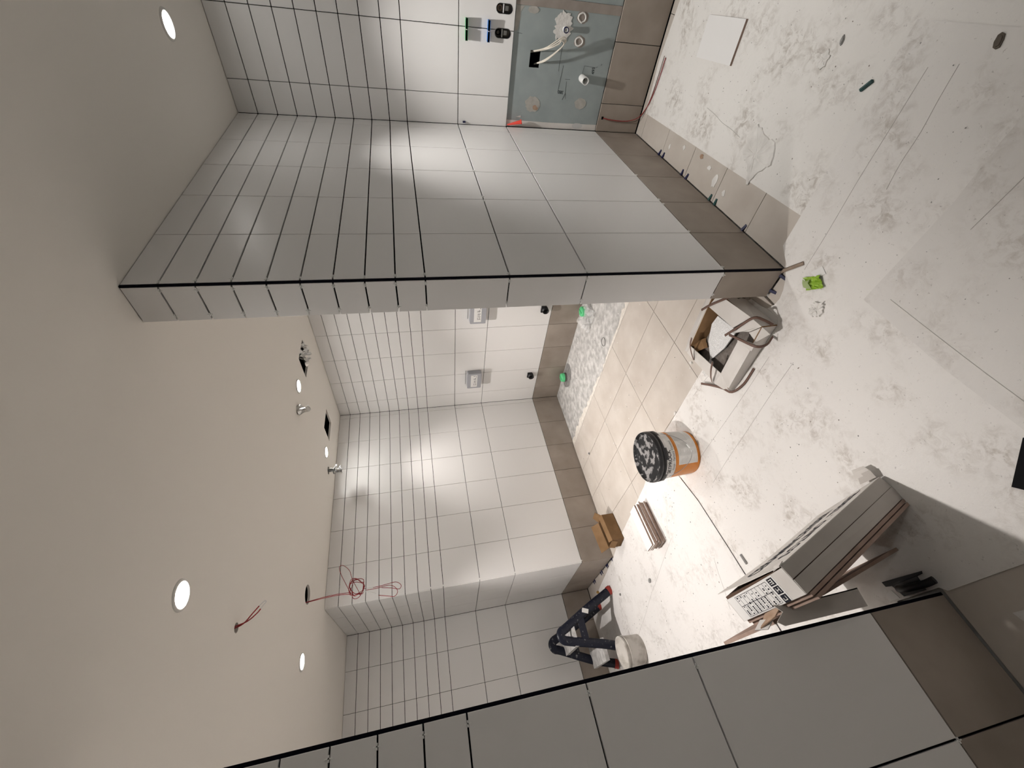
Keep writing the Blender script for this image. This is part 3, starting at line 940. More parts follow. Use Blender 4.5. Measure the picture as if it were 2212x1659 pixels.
SH1 = sheet('floor_sheet', [(1.562, -0.135), (1.216, -0.149), (0.954, -0.159), (0.645, -0.170), (0.30, -0.186), (0.03, -0.197), (-1.16, -0.24), (-1.16, -2.35), (1.53, -2.35), (1.553, -0.673), (1.585, -0.402)],
      0.0002, 0.0028, M_SHEET1, 'dirtiest white floor sheet, in front of the vanity wall under the loose tile')
arc = [(0.072, -0.069), (0.041, -0.045), (0.006, -0.023), (-0.016, 0.005), (-0.037, 0.032), (-0.056, 0.066), (-0.066, 0.102), (-0.061, 0.137), (-0.043, 0.172), (-0.020, 0.184), (0.010, 0.19), (0.055, 0.194), (0.088, 0.23)]
SH2 = sheet('floor_sheet', [(0.105, -0.790), (0.097, -0.520), (0.078, -0.196)] + arc +
      [(0.075, 0.81), (0.058, 1.352), (-0.06, 1.366), (-0.19, 1.352), (-0.413, 1.288), (-0.698, 1.247), (-0.834, 1.230), (-1.30, 1.17), (-1.745, 1.12),
       (-1.745, 0.56), (-1.155, 0.56), (-1.158, 0.395), (-1.173, 0.377), (-1.171, 0.148), (-1.165, -0.86), (-0.45, -0.84), (-0.188, -0.814)],
      0.003, 0.0056, M_SHEET2, 'white floor sheet under the orange bucket, with a round notch at the partition corner')
SH3 = sheet('floor_sheet', [(-0.350, -0.106), (-0.359, -0.45), (-0.344, -0.608), (-0.34, -1.5), (-1.16, -1.5), (-1.165, -0.112), (-0.909, -0.109), (-0.689, -0.100)],
      0.0058, 0.0084, M_SHEET3, 'cleaner white floor sheet overlapping in the near right corner')
SA = sheet('floor_sheet', [(0.046, 1.40), (0.040, 1.52), (-0.043, 1.80), (-0.137, 2.51), (-0.207, 2.803), (-0.278, 3.28), (-0.32, 3.54), (-1.745, 3.54), (-1.745, 1.135), (-1.30, 1.185), (-0.834, 1.243), (-0.698, 1.259), (-0.413, 1.300), (-0.19, 1.365), (-0.05, 1.380)],
           0.0002, 0.0028, M_SHEETA, 'white floor sheet in the recess under the step stool')
B().slab([(-0.42, 3.54, 0.0028), (-1.74, 3.54, 0.0028), (-1.74, 3.722, 0.035), (-0.42, 3.722, 0.035)][::-1], 0.002).obj('upturned_edge', M_SHEETA, SA)

for k, (xa, ya, xb, yb, z, par) in enumerate(((-0.20, 0.32, -0.26, 1.22, 0.0056, 1), (-0.30, 0.25, -0.40, 1.10, 0.0056, 1), (0.02, 0.60, 0.03, 0.86, 0.0056, 1), (-0.02, -0.70, -0.08, -0.05, 0.0056, 1),
                                                   (-0.10, -0.72, -0.16, -0.40, 0.0056, 1), (-0.42, -0.16, -1.10, -0.165, 0.0084, 2), (-0.45, -0.42, -0.46, -1.0, 0.0084, 2),
                                                   (-0.45, 1.75, -0.62, 2.30, 0.0028, 3), (-0.60, 2.25, -0.85, 2.95, 0.0028, 3), (-0.70, 1.42, -0.95, 1.50, 0.0028, 3), (0.95, -0.33, 0.62, -0.30, 0.0028, 0))):
    rr = random.Random(k)
    q = B()
    q.tube([(xa + (xb - xa) * u + rr.uniform(-.004, .004), ya + (yb - ya) * u + rr.uniform(-.004, .004), z) for u in (0, 0.25, 0.5, 0.75, 1)], 0.0011, n=4, sub=3)
    q.obj('crease', mat('sheet_crease', (0.50, 0.48, 0.455), rough=0.9, spec=0.1), (SH1, SH2, SH3, SA)[par])

# ================================================================== THINGS ON THE FLOOR
# --- loose tile by the vanity
def loose_tile(name, x, y, z, wx, wy, th, rz, label, group=None, face=0, tilt=None):
    o = None
    q = B()
    q.box(-wx / 2, wx / 2, -wy / 2, wy / 2, 0, th, 1)
    q.m[1] = 0
    o = q.obj(name, [M_WHITE, M_BISC])
    o.location = (x, y, z)
    o.rotation_euler = (0, 0, rz)
    return tag(o, label, 'tile', group)


loose_tile('loose_tile', 1.048, -0.587, 0.003, 0.302, 0.166, 0.010, 0.08, 'cut white tile lying alone on the dirty sheet by the vanity')

# --- stack of narrow tiles
r_ = random.Random(17)
for k in range(9):
    nm = ordinal(8 - k)
    x, y = -0.292 + r_.uniform(-0.010, 0.010), 1.893 + r_.uniform(-0.006, 0.006)
    if k == 8:
        x, y = -0.296, 1.915
    loose_tile('loose_tile', x, y, 0.0030 + k * 0.0108, 0.301, 0.098, 0.0098, 0.07 + r_.uniform(-0.03, 0.03),
               ('topmost white narrow tile, its glazed face showing, of the small stack' if k == 8 else 'narrow brown-edged tile, %s from the top of the small stack' % nm), 'narrow tiles stacked on the recess sheet')

# --- brown cardboard box
bx, by = -0.065, 2.52
t = thing('cardboard_box', 'open brown cardboard box with raised flaps by the taupe base tiles', 'box', (bx, by, 0.0))
R = Matrix.Translation((bx, by, 0.003)) @ Matrix.Rotation(0.16, 4, 'Z')
hw, hd, hh, tk = 0.120, 0.062, 0.105, 0.003


def rp(*p):
    return R @ Vector(p)


B().box(-hw, hw, -hd, hd, 0, tk, M=R).obj('bottom', M_KRAFT, t)
B().box(-hw, hw, -hd, -hd + tk, 0, hh, M=R).obj('side', M_KRAFT, t)
B().box(-hw, hw, hd - tk, hd, 0, hh, M=R).obj('side', M_KRAFT, t)
B().box(-hw, -hw + tk, -hd, hd, 0, hh, M=R).obj('side', M_KRAFT, t)
B().box(hw - tk, hw, -hd, hd, 0, hh, M=R).obj('side', M_KRAFT, t)
B().slab([rp(-hw, -hd, hh), rp(hw, -hd, hh), rp(hw - 0.004, -hd + 0.040, hh + 0.020), rp(-hw + 0.004, -hd + 0.040, hh + 0.020)], tk).obj('flap', M_KRAFT, t)
B().slab([rp(hw, hd, hh), rp(-hw, hd, hh), rp(-hw - 0.004, hd + 0.060, hh + 0.055), rp(hw + 0.004, hd + 0.060, hh + 0.055)], tk).obj('flap', M_KRAFT, t)
B().slab([rp(hw, -hd + 0.008, hh), rp(hw, hd - 0.008, hh), rp(hw + 0.045, hd - 0.016, hh + 0.040), rp(hw + 0.045, -hd + 0.02, hh + 0.040)], tk).obj('flap', M_KRAFT, t)
B().slab([rp(-hw, hd - 0.008, hh), rp(-hw, -hd + 0.008, hh), rp(-hw - 0.012, -hd + 0.012, hh - 0.045), rp(-hw - 0.012, hd - 0.012, hh - 0.045)], tk).obj('flap', M_KRAFT, t)

# --- orange and white bucket
cx, cy = -0.158, 1.163
t = thing('bucket', 'orange and white plastic bucket with dusty black lid', 'bucket', (cx, cy, 0.0056))
Z0 = 0.0056


def rad(z):
    return 0.125 + 0.013 * z / 0.22


q = B()
q.lathe([(0.0001, 0.004), (0.118, 0.004), (0.121, 0.0), (rad(0), 0.004), (rad(0.156), 0.156)], c=(cx, cy, Z0), n=56); q.obj('body', M_ORANGE, t)
q = B(); q.lathe([(rad(0.166) + 0.0002, 0.166), (rad(0.22) + 0.0002, 0.234)], c=(cx, cy, Z0), n=56); q.obj('white_band', M_BUCKW, t)
q = B(); q.lathe([(rad(0.156), 0.156), (rad(0.166) + 0.0002, 0.166)], c=(cx, cy, Z0), n=56); q.obj('orange_stripe', mat('deep_orange', (0.60, 0.20, 0.02), rough=0.4), t)
q = B()
q.lathe([(rad(0.22), 0.226), (0.146, 0.228), (0.148, 0.231), (0.148, 0.240), (0.144, 0.242), (0.144, 0.247), (0.149, 0.249), (0.149, 0.262), (0.1465, 0.266), (0.1465, 0.274)], c=(cx, cy, Z0), n=64); q.obj('collar', M_BLID, t)
lid = B()
lid.lathe([(0.1465, 0.274), (0.1440, 0.277), (0.1400, 0.275), (0.1375, 0.262), (0.1300, 0.259), (0.0001, 0.259)], c=(cx, cy, Z0), n=64)
lid = lid.obj('lid', M_BLIDD, t)
AC = math.atan2(CAM[1] - cy, CAM[0] - cx)
for k in range(6):                       # lugs round the collar
    a = AC - 1.25 + k * 1.05
    q = B(); q.lathe([(0.1440, 0.216), (0.1505, 0.219), (0.1505, 0.238), (0.1478, 0.241)], c=(cx, cy, Z0), n=8, a0=a, a1=a + 0.46)
    q.obj('collar_lug', M_BLID, t)


def curved(name, a0, a1, z0, z1, m, dr, parent):
    q = B()
    q.lathe([(rad(z0) + dr, z0), (rad(z1) + dr, z1)], c=(cx, cy, Z0), n=18, a0=AC + a0, a1=AC + a1)
    return q.obj(name, m, parent)


lbl = curved('info_label', -0.52, 1.85, 0.020, 0.146, M_BUCKW, 0.0006, t)
curved('photo_panel', 0.55, 1.30, 0.056, 0.142, mat('pale_photo', (0.64, 0.635, 0.62), rough=0.5), 0.0010, t)
r_ = random.Random(23)
q = B()
for rr in range(15):
    z = 0.027 + rr * 0.0076
    for seg in range(3):
        a0 = -0.47 + seg * 0.34
        a1 = a0 + 0.30 * r_.uniform(0.45, 1.0)
        q.lathe([(rad(z) + 0.0011, z), (rad(z) + 0.0011, z + 0.0020)], c=(cx, cy, Z0), n=6, a0=AC + a0, a1=AC + a1)
for rr in range(6):
    z = 0.030 + rr * 0.0050
    q.lathe([(rad(z) + 0.0011, z), (rad(z) + 0.0011, z + 0.0020)], c=(cx, cy, Z0), n=8, a0=AC + 0.58, a1=AC + 0.7 + r_.uniform(0.2, 0.5))
q.obj('small_print', mat('faint_print', (0.66, 0.66, 0.65), rough=0.7), t)


def curved_text(s, size, a0, z0, m, name):
    v, f = text_mesh(s, size)
    q = B()
    q.add([(cx + (rad(z0) + 0.0009) * math.cos(AC + a0 + p.x / 0.137), cy + (rad(z0) + 0.0009) * math.sin(AC + a0 + p.x / 0.137), Z0 + z0 + p.y) for p in v], f)
    return q.obj(name, m, t)


curved_text('SETPROCK', 0.029, -0.86, 0.194, M_INK, 'brand_lettering')
curved_text('Finish - Factory Control', 0.0185, -0.72, 0.1715, M_GREYINK, 'product_lettering')
q = B()
pts = []
for k in range(13):
    u = k / 12
    a = AC - 0.98 + 1.95 * u
    dip = 0.135 * math.sin(PI * u) ** 0.8
    pts.append((cx + (0.147 - 0.006 * math.sin(PI * u)) * math.cos(a), cy + (0.147 - 0.006 * math.sin(PI * u)) * math.sin(a), Z0 + 0.200 - dip))
q.tube(pts, 0.0016, n=6, sub=3); q.obj('bail_handle', M_STEEL, t)
gp = Vector(pts[7]); gq = Vector(pts[8])
q = B(); q.tube([gp * 1.0, gp * 0.5 + gq * 0.5, gq], 0.0065, n=12, sub=2); q.obj('grip', M_PVC, t)

# --- step stool
t = thing('step_stool', 'navy metal step stool with dusty steps and red rubber feet in the recess', 'step stool', (-0.64, 3.3, 0.003))
for yy, f1, f2 in ((3.10, -0.395, -0.842), (3.50, -0.425, -0.898)):
    q = B()
    q.tube([(f1, yy, 0.028), (f1 - 0.10, yy, 0.26), (-0.605, yy, 0.49), (-0.628, yy, 0.545), (-0.660, yy, 0.562), (-0.692, yy, 0.545), (-0.712, yy, 0.49), (f2 + 0.062, yy, 0.22), (f2, yy, 0.028)],
           0.036, n=12, sub=5, r2=0.019, flat=(0, 1, 0))
    q.obj('side_frame', M_NAVY, t)
    for fx_, s_ in ((f1, 1), (f2, -1)):
        d = Vector((s_ * 0.38, 0, -1)).normalized()
        p = Vector((fx_, yy, 0.034))
        q = B(); q.tube([p - d * 0.004, p + d * 0.030], 0.0385, n=14, sub=1, r2=0.0215, flat=(0, 1, 0)); q.obj('rubber_foot', M_REDRUB, t)
    B().box(-0.756, -0.558, yy - 0.012, yy + 0.012, 0.330, 0.386).obj('brace', M_NAVY, t)
q = B(); q.box(-0.760, -0.590, 3.09, 3.51, 0.430, 0.462); q.obj('top_step', M_DUSTY, t)
q = B(); q.box(-0.900, -0.735, 3.10, 3.50, 0.205, 0.237); q.obj('lower_step', M_DUSTY, t)
q = B(); q.box(-0.51, -0.47, 3.11, 3.49, 0.20, 0.235); q.obj('rear_brace', M_NAVY, t)
q = B(); q.box(-0.018, 0.018, -0.0006, 0.0006, -0.028, 0.028, M=Matrix.Translation((-0.515, 3.0805, 0.30)) @ Matrix.Rotation(0.40, 4, 'Y')); q.obj('sticker', M_LABEL, t)

# --- white pail
px_, py_ = -0.893, 2.885
t = thing('pail', 'stained white plastic pail standing before the step stool', 'pail', (px_, py_, 0.003))
q = B(); q.lathe([(0.0001, 0.0), (0.098, 0.0), (0.102, 0.004), (0.112, 0.152), (0.116, 0.152), (0.116, 0.162), (0.113, 0.166), (0.108, 0.166), (0.098, 0.008), (0.0001, 0.008)], c=(px_, py_, 0.003), n=48); q.obj('shell', M_PAIL, t)
q = B(); q.lathe([(0.1135, 0.128), (0.1165, 0.130), (0.1165, 0.135), (0.1135, 0.137)], c=(px_, py_, 0.003), n=48); q.obj('rim_ring', M_PAIL, t)

# --- leaning tile carton
O = Vector((-1.036, 0.262, 0.603))
A_ = Vector((0.342, 0.040, -0.938)).normalized()
C_ = Vector((0.012, 0.9985, 0.040))
C_ = (C_ - A_ * C_.dot(A_)).normalized()
B_ = C_.cross(A_).normalized()
LA, LB, LC = 0.617, 0.084, 0.298


def lp(a, b, c):
    return O + A_ * a + B_ * b + C_ * c


t = thing('tile_carton', 'tall white tile carton leaning on the near wall, printed label on its top end', 'carton', (-0.90, 0.30, 0.0))


def lbox(a0, a1, b0, b1, c0, c1, name, m, parent):
    v = [lp(a, b, c) for c in (c0, c1) for b in (b0, b1) for a in (a0, a1)]
    q = B().add(v, [(0, 2, 3, 1), (4, 5, 7, 6), (0, 1, 5, 4), (2, 6, 7, 3), (0, 4, 6, 2), (1, 3, 7, 5)])
    return recalc(q.obj(name, m, parent))


lbox(0.004, LA, 0.004, LB, 0.003, LC - 0.002, 'body', mat('carton_inside', (0.10, 0.06, 0.04), rough=0.9), t)
# end with label, side with its seam, printed broad face peeled open at the top
B().slab([lp(0, 0.006, 0.001), lp(0, LB, 0.001), lp(0, LB, LC), lp(0, 0.012, LC), lp(0, 0.012, 0.2)][::-1], 0.003, 0).obj('top_end', M_CARTW, t)
sg = B()
sg.slab([lp(0.0, 0.002, 0), lp(LA, 0.002, 0), lp(LA, 0.0415, 0), lp(0.0, 0.0405, 0)], 0.0025, 0)
sd1 = recalc(sg.obj('side_flap', M_CARTG, t))
sg = B()
sg.slab([lp(0.0, 0.043, -0.0015), lp(LA * 0.5, 0.0432, 0.0005), lp(LA, 0.0425, 0), lp(LA, LB, 0), lp(0.0, LB, 0)], 0.0025, 0)
sd2 = recalc(sg.obj('side_flap', M_CARTG, t))
NB = 10
ff = B()
rows_ = []
for k in range(NB + 1):
    u = k / NB
    a = -0.004 + (LA + 0.004) * u
    peel = 0.016 * max(0.0, 1 - u * 2.0) ** 1.5
    rows_.append([lp(a, 0.0, 0.0), lp(a, -peel * 0.35, LC * 0.5), lp(a - peel * 0.4, -peel, LC + 0.002)])
for k in range(NB):
    for j in range(2):
        ff.slab([rows_[k][j], rows_[k + 1][j], rows_[k + 1][j + 1], rows_[k][j + 1]], 0.0022, 0)
face = ff.obj('printed_face', M_CARTW, t)


def face_pt(x, y, lift=0.0006):
    """x along the carton from the label end, y across from the near edge"""
    u = min(1.0, max(0.0, (x + 0.004) / (LA + 0.004)))
    peel = 0.016 * max(0.0, 1 - u * 2.0) ** 1.5
    w_ = y / LC
    pb = -peel * (0.35 * w_ * 2 if w_ < 0.5 else 0.35 + 0.65 * (w_ - 0.5) * 2)
    return lp(x, pb - lift, y)


for s_, size, x0, y0 in (('CERAMINCEVISER', 0.088, 0.045, 0.150), ('S.O.LINO . TERRE', 0.070, 0.10, 0.055)):
    v, f = text_mesh(s_, size)
    wd_ = max(p.x for p in v)
    k_ = 0.47 / wd_
    q = B(); q.add([face_pt(x0 + p.x * k_, y0 + p.y) for p in v], f); q.obj('lettering', M_INK, t)
# label on the end: frame, rows, columns, little print, three black pictograms
lab = B().slab([lp(-0.0006, 0.008, 0.055), lp(-0.0006, LB - 0.001, 0.055), lp(-0.0006, LB - 0.001, LC - 0.004), lp(-0.0006, 0.012, LC - 0.004)][::-1], 0.0008, 0).obj('end_label', M_LABEL, t)


def erect(b0, b1, c0, c1, m=M_INK, name='print_line', par=None, up=0.0012):
    v = [lp(-up, b0, c0), lp(-up, b1, c0), lp(-up, b1, c1), lp(-up, b0, c1)]
    return B().slab(v[::-1], 0.0004, 0).obj(name, m, par or t)


q = B()


def eline(b0, b1, c0, c1):
    q.slab([lp(-0.0011, b0, c0), lp(-0.0011, b1, c0), lp(-0.0011, b1, c1), lp(-0.0011, b0, c1)][::-1], 0.0003, 0)


tb0, tb1, tc0, tc1 = 0.016, 0.080, 0.092, 0.255
for k in range(2):
    eline((tb0, tb1 - 0.001)[k], (tb0 + 0.001, tb1)[k], tc0, tc1)
    eline(tb0, tb1, (tc0, tc1 - 0.001)[k], (tc0 + 0.001, tc1)[k])
eline(0.046, 0.0474, tc0, tc1)
for k in range(1, 9):
    c = tc0 + (tc1 - tc0) * k / 9
    eline(tb0, tb1, c, c + 0.0007)
r_ = random.Random(2)
for k in range(9):
    c = tc0 + (tc1 - tc0) * (k + 0.35) / 9
    b = tb0 + 0.003
    while b < tb1 - 0.004:
        wd_ = r_.uniform(0.002, 0.005)
        if r_.random() < (0.75 if b > 0.046 else 0.45):
            eline(b, b + wd_, c, c + 0.0055)
        b += wd_ + 0.0012
q.obj('label_print', M_INK, t)
for k in range(3):
    b0 = 0.013 + k * 0.0245
    erect(b0, b0 + 0.0215, 0.060, 0.084, M_INK, 'pictogram', up=0.0010)
    q = B()
    for (u0, u1, v0, v1) in (((0.003, 0.018, 0.005, 0.008), (0.004, 0.006, 0.008, 0.019), (0.010, 0.012, 0.008, 0.020), (0.015, 0.017, 0.008, 0.019)),
                            ((0.003, 0.018, 0.005, 0.007), (0.0095, 0.0115, 0.007, 0.016), (0.004, 0.016, 0.016, 0.018)),
                            ((0.004, 0.016, 0.006, 0.008), (0.014, 0.016, 0.008, 0.018), (0.008, 0.016, 0.017, 0.019)))[k]:
        q.slab([lp(-0.0015, b0 + u0, 0.060 + v0), lp(-0.0015, b0 + u1, 0.060 + v0), lp(-0.0015, b0 + u1, 0.060 + v1), lp(-0.0015, b0 + u0, 0.060 + v1)][::-1], 0.0003, 0)
    q.obj('pictogram_mark', M_LABEL, t)
# torn corners of the carton
r_ = random.Random(14)
for k in range(3):
    p0 = lp(LA - 0.006 + 0.004 * k, -0.004 - 0.010 * k, 0.004)
    B().slab([p0, p0 + Vector((0.028, 0.006 * k - 0.004, 0.006)), p0 + Vector((0.034, 0.045, 0.010 + 0.004 * k)), p0 + Vector((0.006, 0.060, 0.010))], 0.002).obj('torn_flap', M_CARTW if k else M_CARTG, t)
B().slab([lp(-0.003, 0.001, 0.0), lp(0.020, -0.003, 0.0), lp(0.016, -0.003, 0.035), lp(-0.004, 0.004, 0.030)][::-1], 0.002).obj('torn_flap', M_CARTW, t)

# loose tiles leaning behind the carton
for k in range(2):
    b0 = LB + 0.0025 + 0.0125 * k
    o = lbox(0.010 + 0.010 * k, 0.608 + 0.003 * k, b0, b0 + 0.0098, -0.004 - 0.002 * k, 0.294, 'loose_tile', M_BISC, None)
    tag(o, ('brown-edged tile leaning directly against the back of the tall carton', 'brown-edged tile leaning second behind the tall carton')[k], 'tile', 'tiles leaning by the near wall')
q = B()
q.slab([(-1.030, 0.424, 0.0058), (-1.030, 0.722, 0.0058), (-1.1495, 0.722, 0.590), (-1.1495, 0.424, 0.590)][::-1], 0.0105)
tag(recalc(q.obj('loose_tile', M_BISC)), 'steep brown-edged tile leaning closest to the near wall end', 'tile', 'tiles leaning by the near wall')
t = thing('cardboard_sleeve', 'grey torn cardboard sleeve wedged between leaning tiles and near wall', 'cardboard', (-1.14, 0.395, 0.31))
B().slab([(-1.163, 0.372, 0.312), (-1.113, 0.372, 0.306), (-1.117, 0.372, 0.565), (-1.108, 0.374, 0.602), (-1.130, 0.372, 0.585), (-1.150, 0.372, 0.618), (-1.163, 0.372, 0.60)], 0.003, 0).obj('front_panel', M_CARTG, t)
B().slab([(-1.113, 0.372, 0.306), (-1.113, 0.418, 0.306), (-1.117, 0.418, 0.565), (-1.117, 0.372, 0.565)], 0.003, 0).obj('side_panel', M_CARTG, t)
B().slab([(-1.112, 0.376, 0.575), (-1.118, 0.430, 0.600), (-1.150, 0.425, 0.64), (-1.135, 0.380, 0.61)], 0.003, 0).obj('torn_flap', M_KRAFTD, t)
B().slab([(-1.138, 0.40, 0.605), (-1.130, 0.430, 0.625), (-1.150, 0.440, 0.650), (-1.158, 0.41, 0.63)], 0.003, 0).obj('torn_flap', M_CARTW, t)
# --- black trowel on the floor
t = thing('trowel', 'black trowel lying on the floor at the near wall end', 'trowel', (-1.12, 0.46, 0.0056))
B().slab([(-1.092, 0.556, 0.012), (-1.108, 0.555, 0.010), (-1.118, 0.50, 0.010), (-1.112, 0.40, 0.016), (-1.105, 0.395, 0.018)][::-1], 0.002).obj('blade', M_BLACK, t)
B().slab([(-1.112, 0.535, 0.0085), (-1.150, 0.52, 0.0085), (-1.155, 0.42, 0.028), (-1.116, 0.405, 0.040)], 0.003).obj('plate', M_BLACK, t)
q = B(); q.tube([(-1.128, 0.50, 0.030), (-1.135, 0.46, 0.045), (-1.140, 0.40, 0.040), (-1.138, 0.37, 0.030)], 0.011, n=12); q.obj('handle', M_BLACK, t)
q = B(); q.prism([(-1.150, 0.585), (-1.128, 0.575), (-1.122, 0.548), (-1.150, 0.54)], 0.0057, 0.0075)
tag(recalc(q.obj('paper_tag', M_LABEL)), 'white paper scrap beside the black trowel', 'paper')

# --- open tile carton by the partition
t = thing('open_carton', 'low white carton torn open, sparkling tile inside, brown straps around it', 'carton', (0.0, 0.4, 0.0056))
zf = 0.0062
base = [(-0.160, 0.600), (0.135, 0.625), (0.168, 0.225), (-0.135, 0.190)]
top = [(-0.172, 0.560, 0.070), (0.146, 0.616, 0.100), (0.190, 0.235, 0.100), (-0.150, 0.182, 0.100)]
q = B(); q.prism([(x, y) for x, y in base], zf, zf + 0.004); recalc(q.obj('bottom', M_KRAFT, t))
for k in range(4):
    a, b = base[k], base[(k + 1) % 4]
    c, d = top[(k + 1) % 4], top[k]
    q = B()
    q.slab([(a[0], a[1], zf), d, c, (b[0], b[1], zf)], 0.004, 0, 1)
    o = q.obj('side_wall', [M_CARTW, M_KRAFT], t)
B().slab([(0.149, 0.570, 0.101), (-0.111, 0.512, 0.099), (-0.109, 0.588, 0.092), (0.146, 0.618, 0.101)][::-1], 0.003).obj('lid_flap', M_CARTW, t)
B().slab([(-0.096, 0.304, 0.112), (-0.111, 0.512, 0.100), (-0.174, 0.556, 0.070), (-0.170, 0.30, 0.1)], 0.003).obj('lid_flap', M_CARTW, t)
B().slab([(0.162, 0.314, 0.112), (0.150, 0.232, 0.106), (-0.082, 0.184, 0.108), (-0.037, 0.283, 0.114)], 0.003).obj('lid_flap', M_CARTW, t)
B().slab([(0.148, 0.612, 0.101), (0.165, 0.512, 0.100), (0.192, 0.236, 0.101), (0.212, 0.240, 0.112), (0.182, 0.50, 0.115), (0.160, 0.616, 0.108)], 0.003).obj('lid_flap', M_CARTW, t)
B().slab([(-0.050, 0.305, 0.113), (-0.085, 0.186, 0.107), (-0.146, 0.184, 0.100), (-0.115, 0.24, 0.106), (-0.090, 0.26, 0.112)][::-1], 0.003).obj('crushed_corner', M_CARTW, t)
B().slab([(-0.115, 0.245, 0.105), (-0.150, 0.185, 0.097), (-0.180, 0.200, 0.070), (-0.160, 0.262, 0.088)][::-1], 0.003).obj('crushed_corner', M_CARTW, t)
B().slab([(-0.088, 0.300, 0.114), (-0.172, 0.262, 0.100), (-0.176, 0.30, 0.098), (-0.1, 0.318, 0.112)][::-1], 0.003).obj('crushed_corner', M_CARTW, t)
B().slab([(-0.111, 0.512, 0.100), (-0.109, 0.590, 0.092), (-0.155, 0.585, 0.070), (-0.174, 0.556, 0.069)], 0.003).obj('crushed_corner', M_CARTW, t)
c1 = B(); c1.box(-0.135, 0.130, 0.215, 0.590, zf + 0.004, zf + 0.042); c1.obj('tile_layer', M_MESH, t)
B().slab([(0.112, 0.335, 0.080), (-0.040, 0.300, 0.088), (-0.020, 0.430, 0.070), (0.022, 0.556, 0.058), (0.100, 0.490, 0.060), (0.128, 0.40, 0.070)][::-1], 0.006).obj('sparkling_tile', M_GLIT, t)
q = B(); crumple(q, (0.02, 0.545, 0.066), (-0.035, -0.01, 0.004), (-0.03, 0.075, 0.026), 3, 4, 0.004, 41, thick=0.001); q.obj('film_strip', M_FILM, t)
q = B(); crumple(q, (0.135, 0.50, 0.055), (0.02, 0.06, 0.03), (-0.05, 0.02, 0.0), 3, 3, 0.006, 43, thick=0.002); q.obj('kraft_scrap', M_KRAFT, t)


def strap(pts):
    q = B(); q.tube(pts, 0.0060, n=6, sub=4, r2=0.0012); q.obj('strap', M_STRAP, t)


strap([(0.180, 0.350, 0.126), (0.150, 0.296, 0.122), (0.098, 0.222, 0.116), (0.085, 0.196, 0.10)])
strap([(-0.030, 0.335, 0.126), (-0.060, 0.262, 0.120), (-0.096, 0.176, 0.112), (-0.120, 0.172, 0.075), (-0.150, 0.175, 0.05)])
strap([(-0.048, 0.314, 0.126), (-0.110, 0.290, 0.120), (-0.186, 0.262, 0.106), (-0.190, 0.250, 0.060), (-0.168, 0.225, 0.030)])
strap([(0.012, 0.730, 0.032), (-0.060, 0.668, 0.030), (-0.115, 0.628, 0.026), (-0.165, 0.600, 0.020), (-0.184, 0.52, 0.012), (-0.176, 0.42, 0.010)])
strap([(0.126, 0.488, 0.145), (0.118, 0.530, 0.138), (0.100, 0.570, 0.122), (0.078, 0.606, 0.103)])
strap([(-0.070, 0.470, 0.145), (-0.084, 0.515, 0.138), (-0.094, 0.560, 0.120), (-0.096, 0.592, 0.098)])
# sheet scrap and shards beside it
q = B(); q.prism([(0.060, 0.196), (0.052, 0.235), (-0.03, 0.228), (-0.118, 0.21), (-0.135, 0.19), (-0.115, 0.166), (-0.05, 0.172), (0.0, 0.186)], 0.0058, 0.0075)
tag(recalc(q.obj('paper_scrap', M_SHEET3)), 'grey paper scrap tucked between open carton and partition base', 'paper')

# --- dried plaster, wrapper, sticks
def plaster(name, poly, h, seed, label, z=0.0028, m=M_PLAST, cat='plaster'):
    r = random.Random(seed)
    cxx = sum(p[0] for p in poly) / len(poly)
    cyy = sum(p[1] for p in poly) / len(poly)
    q = B()
    V = []
    fine = []
    for i in range(len(poly)):
        a, b = poly[i], poly[(i + 1) % len(poly)]
        for k in range(5):
            u = k / 5
            fine.append((a[0] + (b[0] - a[0]) * u + r.uniform(-.006, .006), a[1] + (b[1] - a[1]) * u + r.uniform(-.006, .006)))
    n = len(fine)
    for ring, s_ in enumerate((1.0, 0.97, 0.72, 0.42, 0.15)):
        for p in fine:
            zz = z if ring == 0 else z + h * (0.45 + r.uniform(0, 0.55))
            V.append((cxx + (p[0] - cxx) * s_, cyy + (p[1] - cyy) * s_, zz))
    f = [(i * n + j, i * n + (j + 1) % n, (i + 1) * n + (j + 1) % n, (i + 1) * n + j) for i in range(4) for j in range(n)]
    f.append(tuple(4 * n + j for j in range(n)))
    q.add(V, f)
    return tag(recalc(q.obj(name, m)), label, cat)


plaster('plaster_splat', [(0.559, -0.258), (0.567, -0.320), (0.541, -0.377), (0.470, -0.365), (0.387, -0.350), (0.353, -0.285), (0.405, -0.225), (0.439, -0.158), (0.470, -0.215), (0.52, -0.238)], 0.006, 3, 'large cracked patch of dried white plaster on the dirty sheet')
plaster('plaster_splat', [(0.400, -0.655), (0.372, -0.668), (0.350, -0.645), (0.362, -0.615), (0.392, -0.62)], 0.005, 5, 'small round blob of dried plaster on the dirty sheet')
plaster('plaster_lump', [(-0.205, 0.020), (-0.235, -0.012), (-0.262, 0.008), (-0.262, 0.045), (-0.235, 0.062), (-0.212, 0.05)], 0.010, 7, 'crumbling white plaster lump on the sheet near the green wrapper', z=0.0056)
t = thing('wrapper', 'crumpled lime green wrapper with a pale card on the white sheet', 'wrapper', (-0.14, -0.05, 0.0056))
q = B(); crumple(q, (-0.106, -0.030, 0.012), (-0.055, -0.048, 0.006), (-0.045, 0.026, 0.0), 7, 6, 0.006, 51, thick=0.0012); q.obj('foil', M_LIME, t)
q = B(); crumple(q, (-0.112, -0.022, 0.020), (-0.026, -0.018, 0.002), (-0.028, 0.016, 0.0), 2, 2, 0.002, 52, thick=0.001); q.obj('pale_fold', M_SAGE, t)
